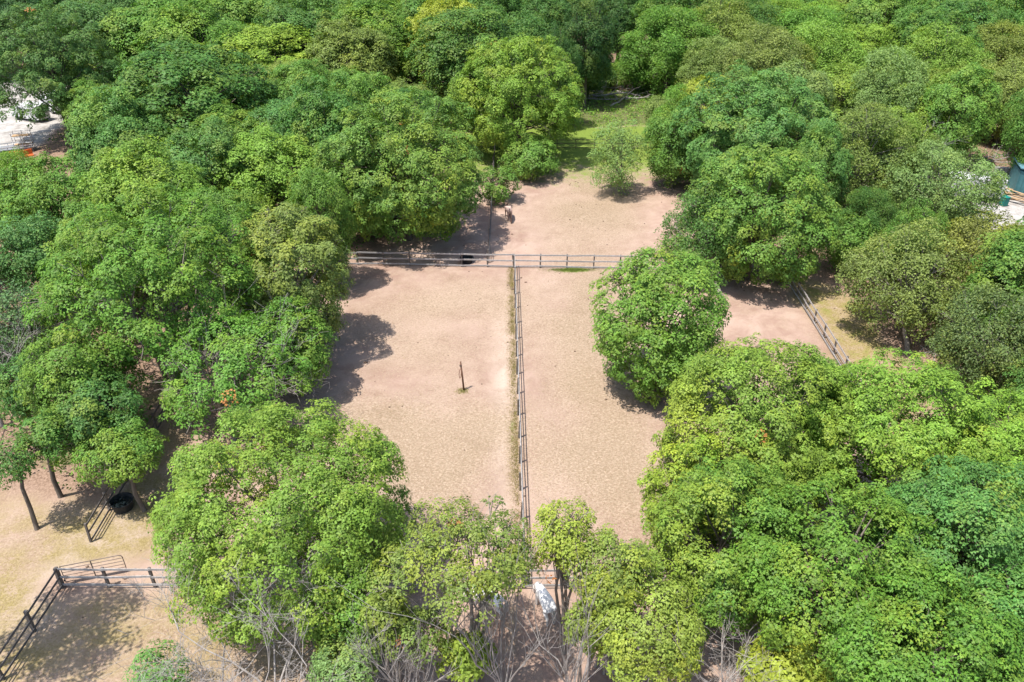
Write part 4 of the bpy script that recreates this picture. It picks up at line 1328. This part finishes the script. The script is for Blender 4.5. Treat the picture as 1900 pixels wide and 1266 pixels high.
# ------------------------------------------------------------------ left-hand yard
p = G(18, 284)
e = thing('flatbed_trailer', 'grey flatbed trailer with side rails in the pale yard', 'trailer', (p.x, p.y, 0), math.radians(28))
MB().box((0, 0, .62), (5.6, 2.0, .1)).build('deck', M['grey'], e)
for s in (-1, 1):
    MB().box((0, s * 1.03, .95), (5.6, .05, .12)).build('side_rail', M['white'], e)
    for x in (-2.6, -1.3, 0, 1.3, 2.6):
        MB().box((x, s * 1.03, .78), (.06, .06, .26)).build('stake', M['grey'], e)
    for x in (-.45, .45):
        w = MB().cyl((x, s * .92, .33), .33, .33, .2, 16, 'Y').build('wheel', M['dark'], e)
        MB().cyl((x, s * 1.03, .33), .18, .18, .02, 12, 'Y').build('rim', M['grey'], w)
MB().box((-3.3, 0, .5), (1.1, .12, .1)).build('hitch', M['dark'], e)
p = G(48, 280)
e = thing('pipe_rack', 'stacked pale pipe scaffold frame beside the flatbed trailer', 'scaffold', (p.x, p.y, 0), .25)
for x in (-1.0, 0, 1.0):
    for y in (-.5, .5):
        MB().cyl((x, y, 1.25), .045, .045, 2.5, 8).build('upright', M['white'], e)
for z in (.5, 1.2, 1.9, 2.4):
    for y in (-.56, .56):
        MB().cyl((0, y, z), .04, .04, 2.3, 8, 'X').build('cross_tube', M['white'], e)
for z in (.9, 2.0):
    MB().box((0, 0, z), (2.0, .9, .06)).build('shelf', M['plank'], e)
LO, GO = 'orange plastic barrier at the yard edge below the scaffold frame', 'orange barriers in the yard'
for k, (px, py) in enumerate([(30, 294), (50, 291), (8, 338)]):
    p = G(px, py)
    e = thing('barrier', LO, 'barrier', (p.x, p.y, 0), .2 + .5 * k, GO)
    MB().prism([(-.3, 0), (.3, 0), (.3, .12), (.12, .3), (.09, .85), (-.09, .85), (-.12, .3), (-.3, .12)], -.75, .75).build('shell', M['orange'], e)
    for s in (-1, 1):
        MB().box((s * .4, 0, .875), (.3, .12, .05)).build('top_lug', M['orange'], e)


def van(px, py, az, label, mat='white'):
    p = G(px, py)
    e = thing('van', label, 'van', (p.x, p.y, 0), az)
    MB().prism([(-2.6, .4), (2.4, .4), (2.55, .95), (1.75, 1.2), (1.2, 2.1), (.9, 2.3), (-2.6, 2.3)], -.95, .95).build('body', M[mat], e)
    MB().prism([(1.76, 1.24), (1.80, 1.24), (1.28, 2.08), (1.24, 2.08)], -.8, .8).build('windscreen', M['glass'], e)
    for s in (-1, 1):
        MB().box((s * .96, .75, 1.65), (.02, .8, .55)).build('side_window', M['glass'], e)
        for y in (-1.7, 1.6):
            w = MB().cyl((s * .9, y, .36), .36, .36, .22, 18, 'X').build('wheel', M['dark'], e)
            MB().cyl((s * 1.02, y, .36), .2, .2, .02, 12, 'X').build('rim', M['grey'], w)
        MB().box((s * .7, 2.53, .78), (.3, .05, .18)).build('headlight', M['grey'], e)
    MB().box((0, 2.55, .5), (1.8, .12, .18)).build('bumper', M['dark'], e)


van(1050, 62, 2.8, 'white van glimpsed through the back wood')
van(60, 222, 1.2, 'white van parked in the pale yard behind the dark maple')
van(100, 205, .9, 'white van in the pale yard deepest under the dark maple')
p = G(1060, 62)
e = thing('barrier', 'orange barrier beside the white van in the back wood', 'barrier', (p.x + 1.2, p.y - 1, 0), .1)
MB().prism([(-.3, 0), (.3, 0), (.3, .12), (.12, .3), (.09, .85), (-.09, .85), (-.12, .3), (-.3, .12)], -.9, .9).build('shell', M['orange'], e)
MB().box((0, 0, .875), (.5, .12, .05)).build('top_lug', M['orange'], e)


def house(px, py, az, label, w=9, d=7, h=4.6, rh=2.6):
    p = G(px, py, h)
    e = thing('house', label, 'house', (p.x, p.y, 0), az)
    MB().box((0, 0, h / 2), (w, d, h)).build('wall', M['siding'], e)
    for s in (-1, 1):
        ln = math.hypot(d / 2 + .4, rh)
        a = math.atan2(rh, d / 2 + .4) * s
        MB().box((0, -s * (d / 4 + .2) * 1.0, h + rh / 2 + .02), (w + .8, ln, .14), Matrix.Rotation(a, 3, 'X')).build('roof_slope', M['roof'], e)
    MB().prism([(-d / 2, h + .001), (d / 2, h + .001), (0, h + rh - .15)], -w / 2 + .01, w / 2 - .01).build('gable', M['siding'], e)
    MB().box((w * .25, .6, h + rh), (.7, .7, 1.6)).build('chimney', M['concrete'], e)
    for x in (-w * .3, 0, w * .3):
        f = MB().box((x, -d / 2 - .02, h * .6), (1.1, .06, 1.4)).build('window', M['white'], e)
        MB().box((x, -d / 2 - .055, h * .6), (.9, .03, 1.2)).build('pane', M['glass'], f)


house(1588, 62, .5, 'house with a brown shingle roof showing between the trees')
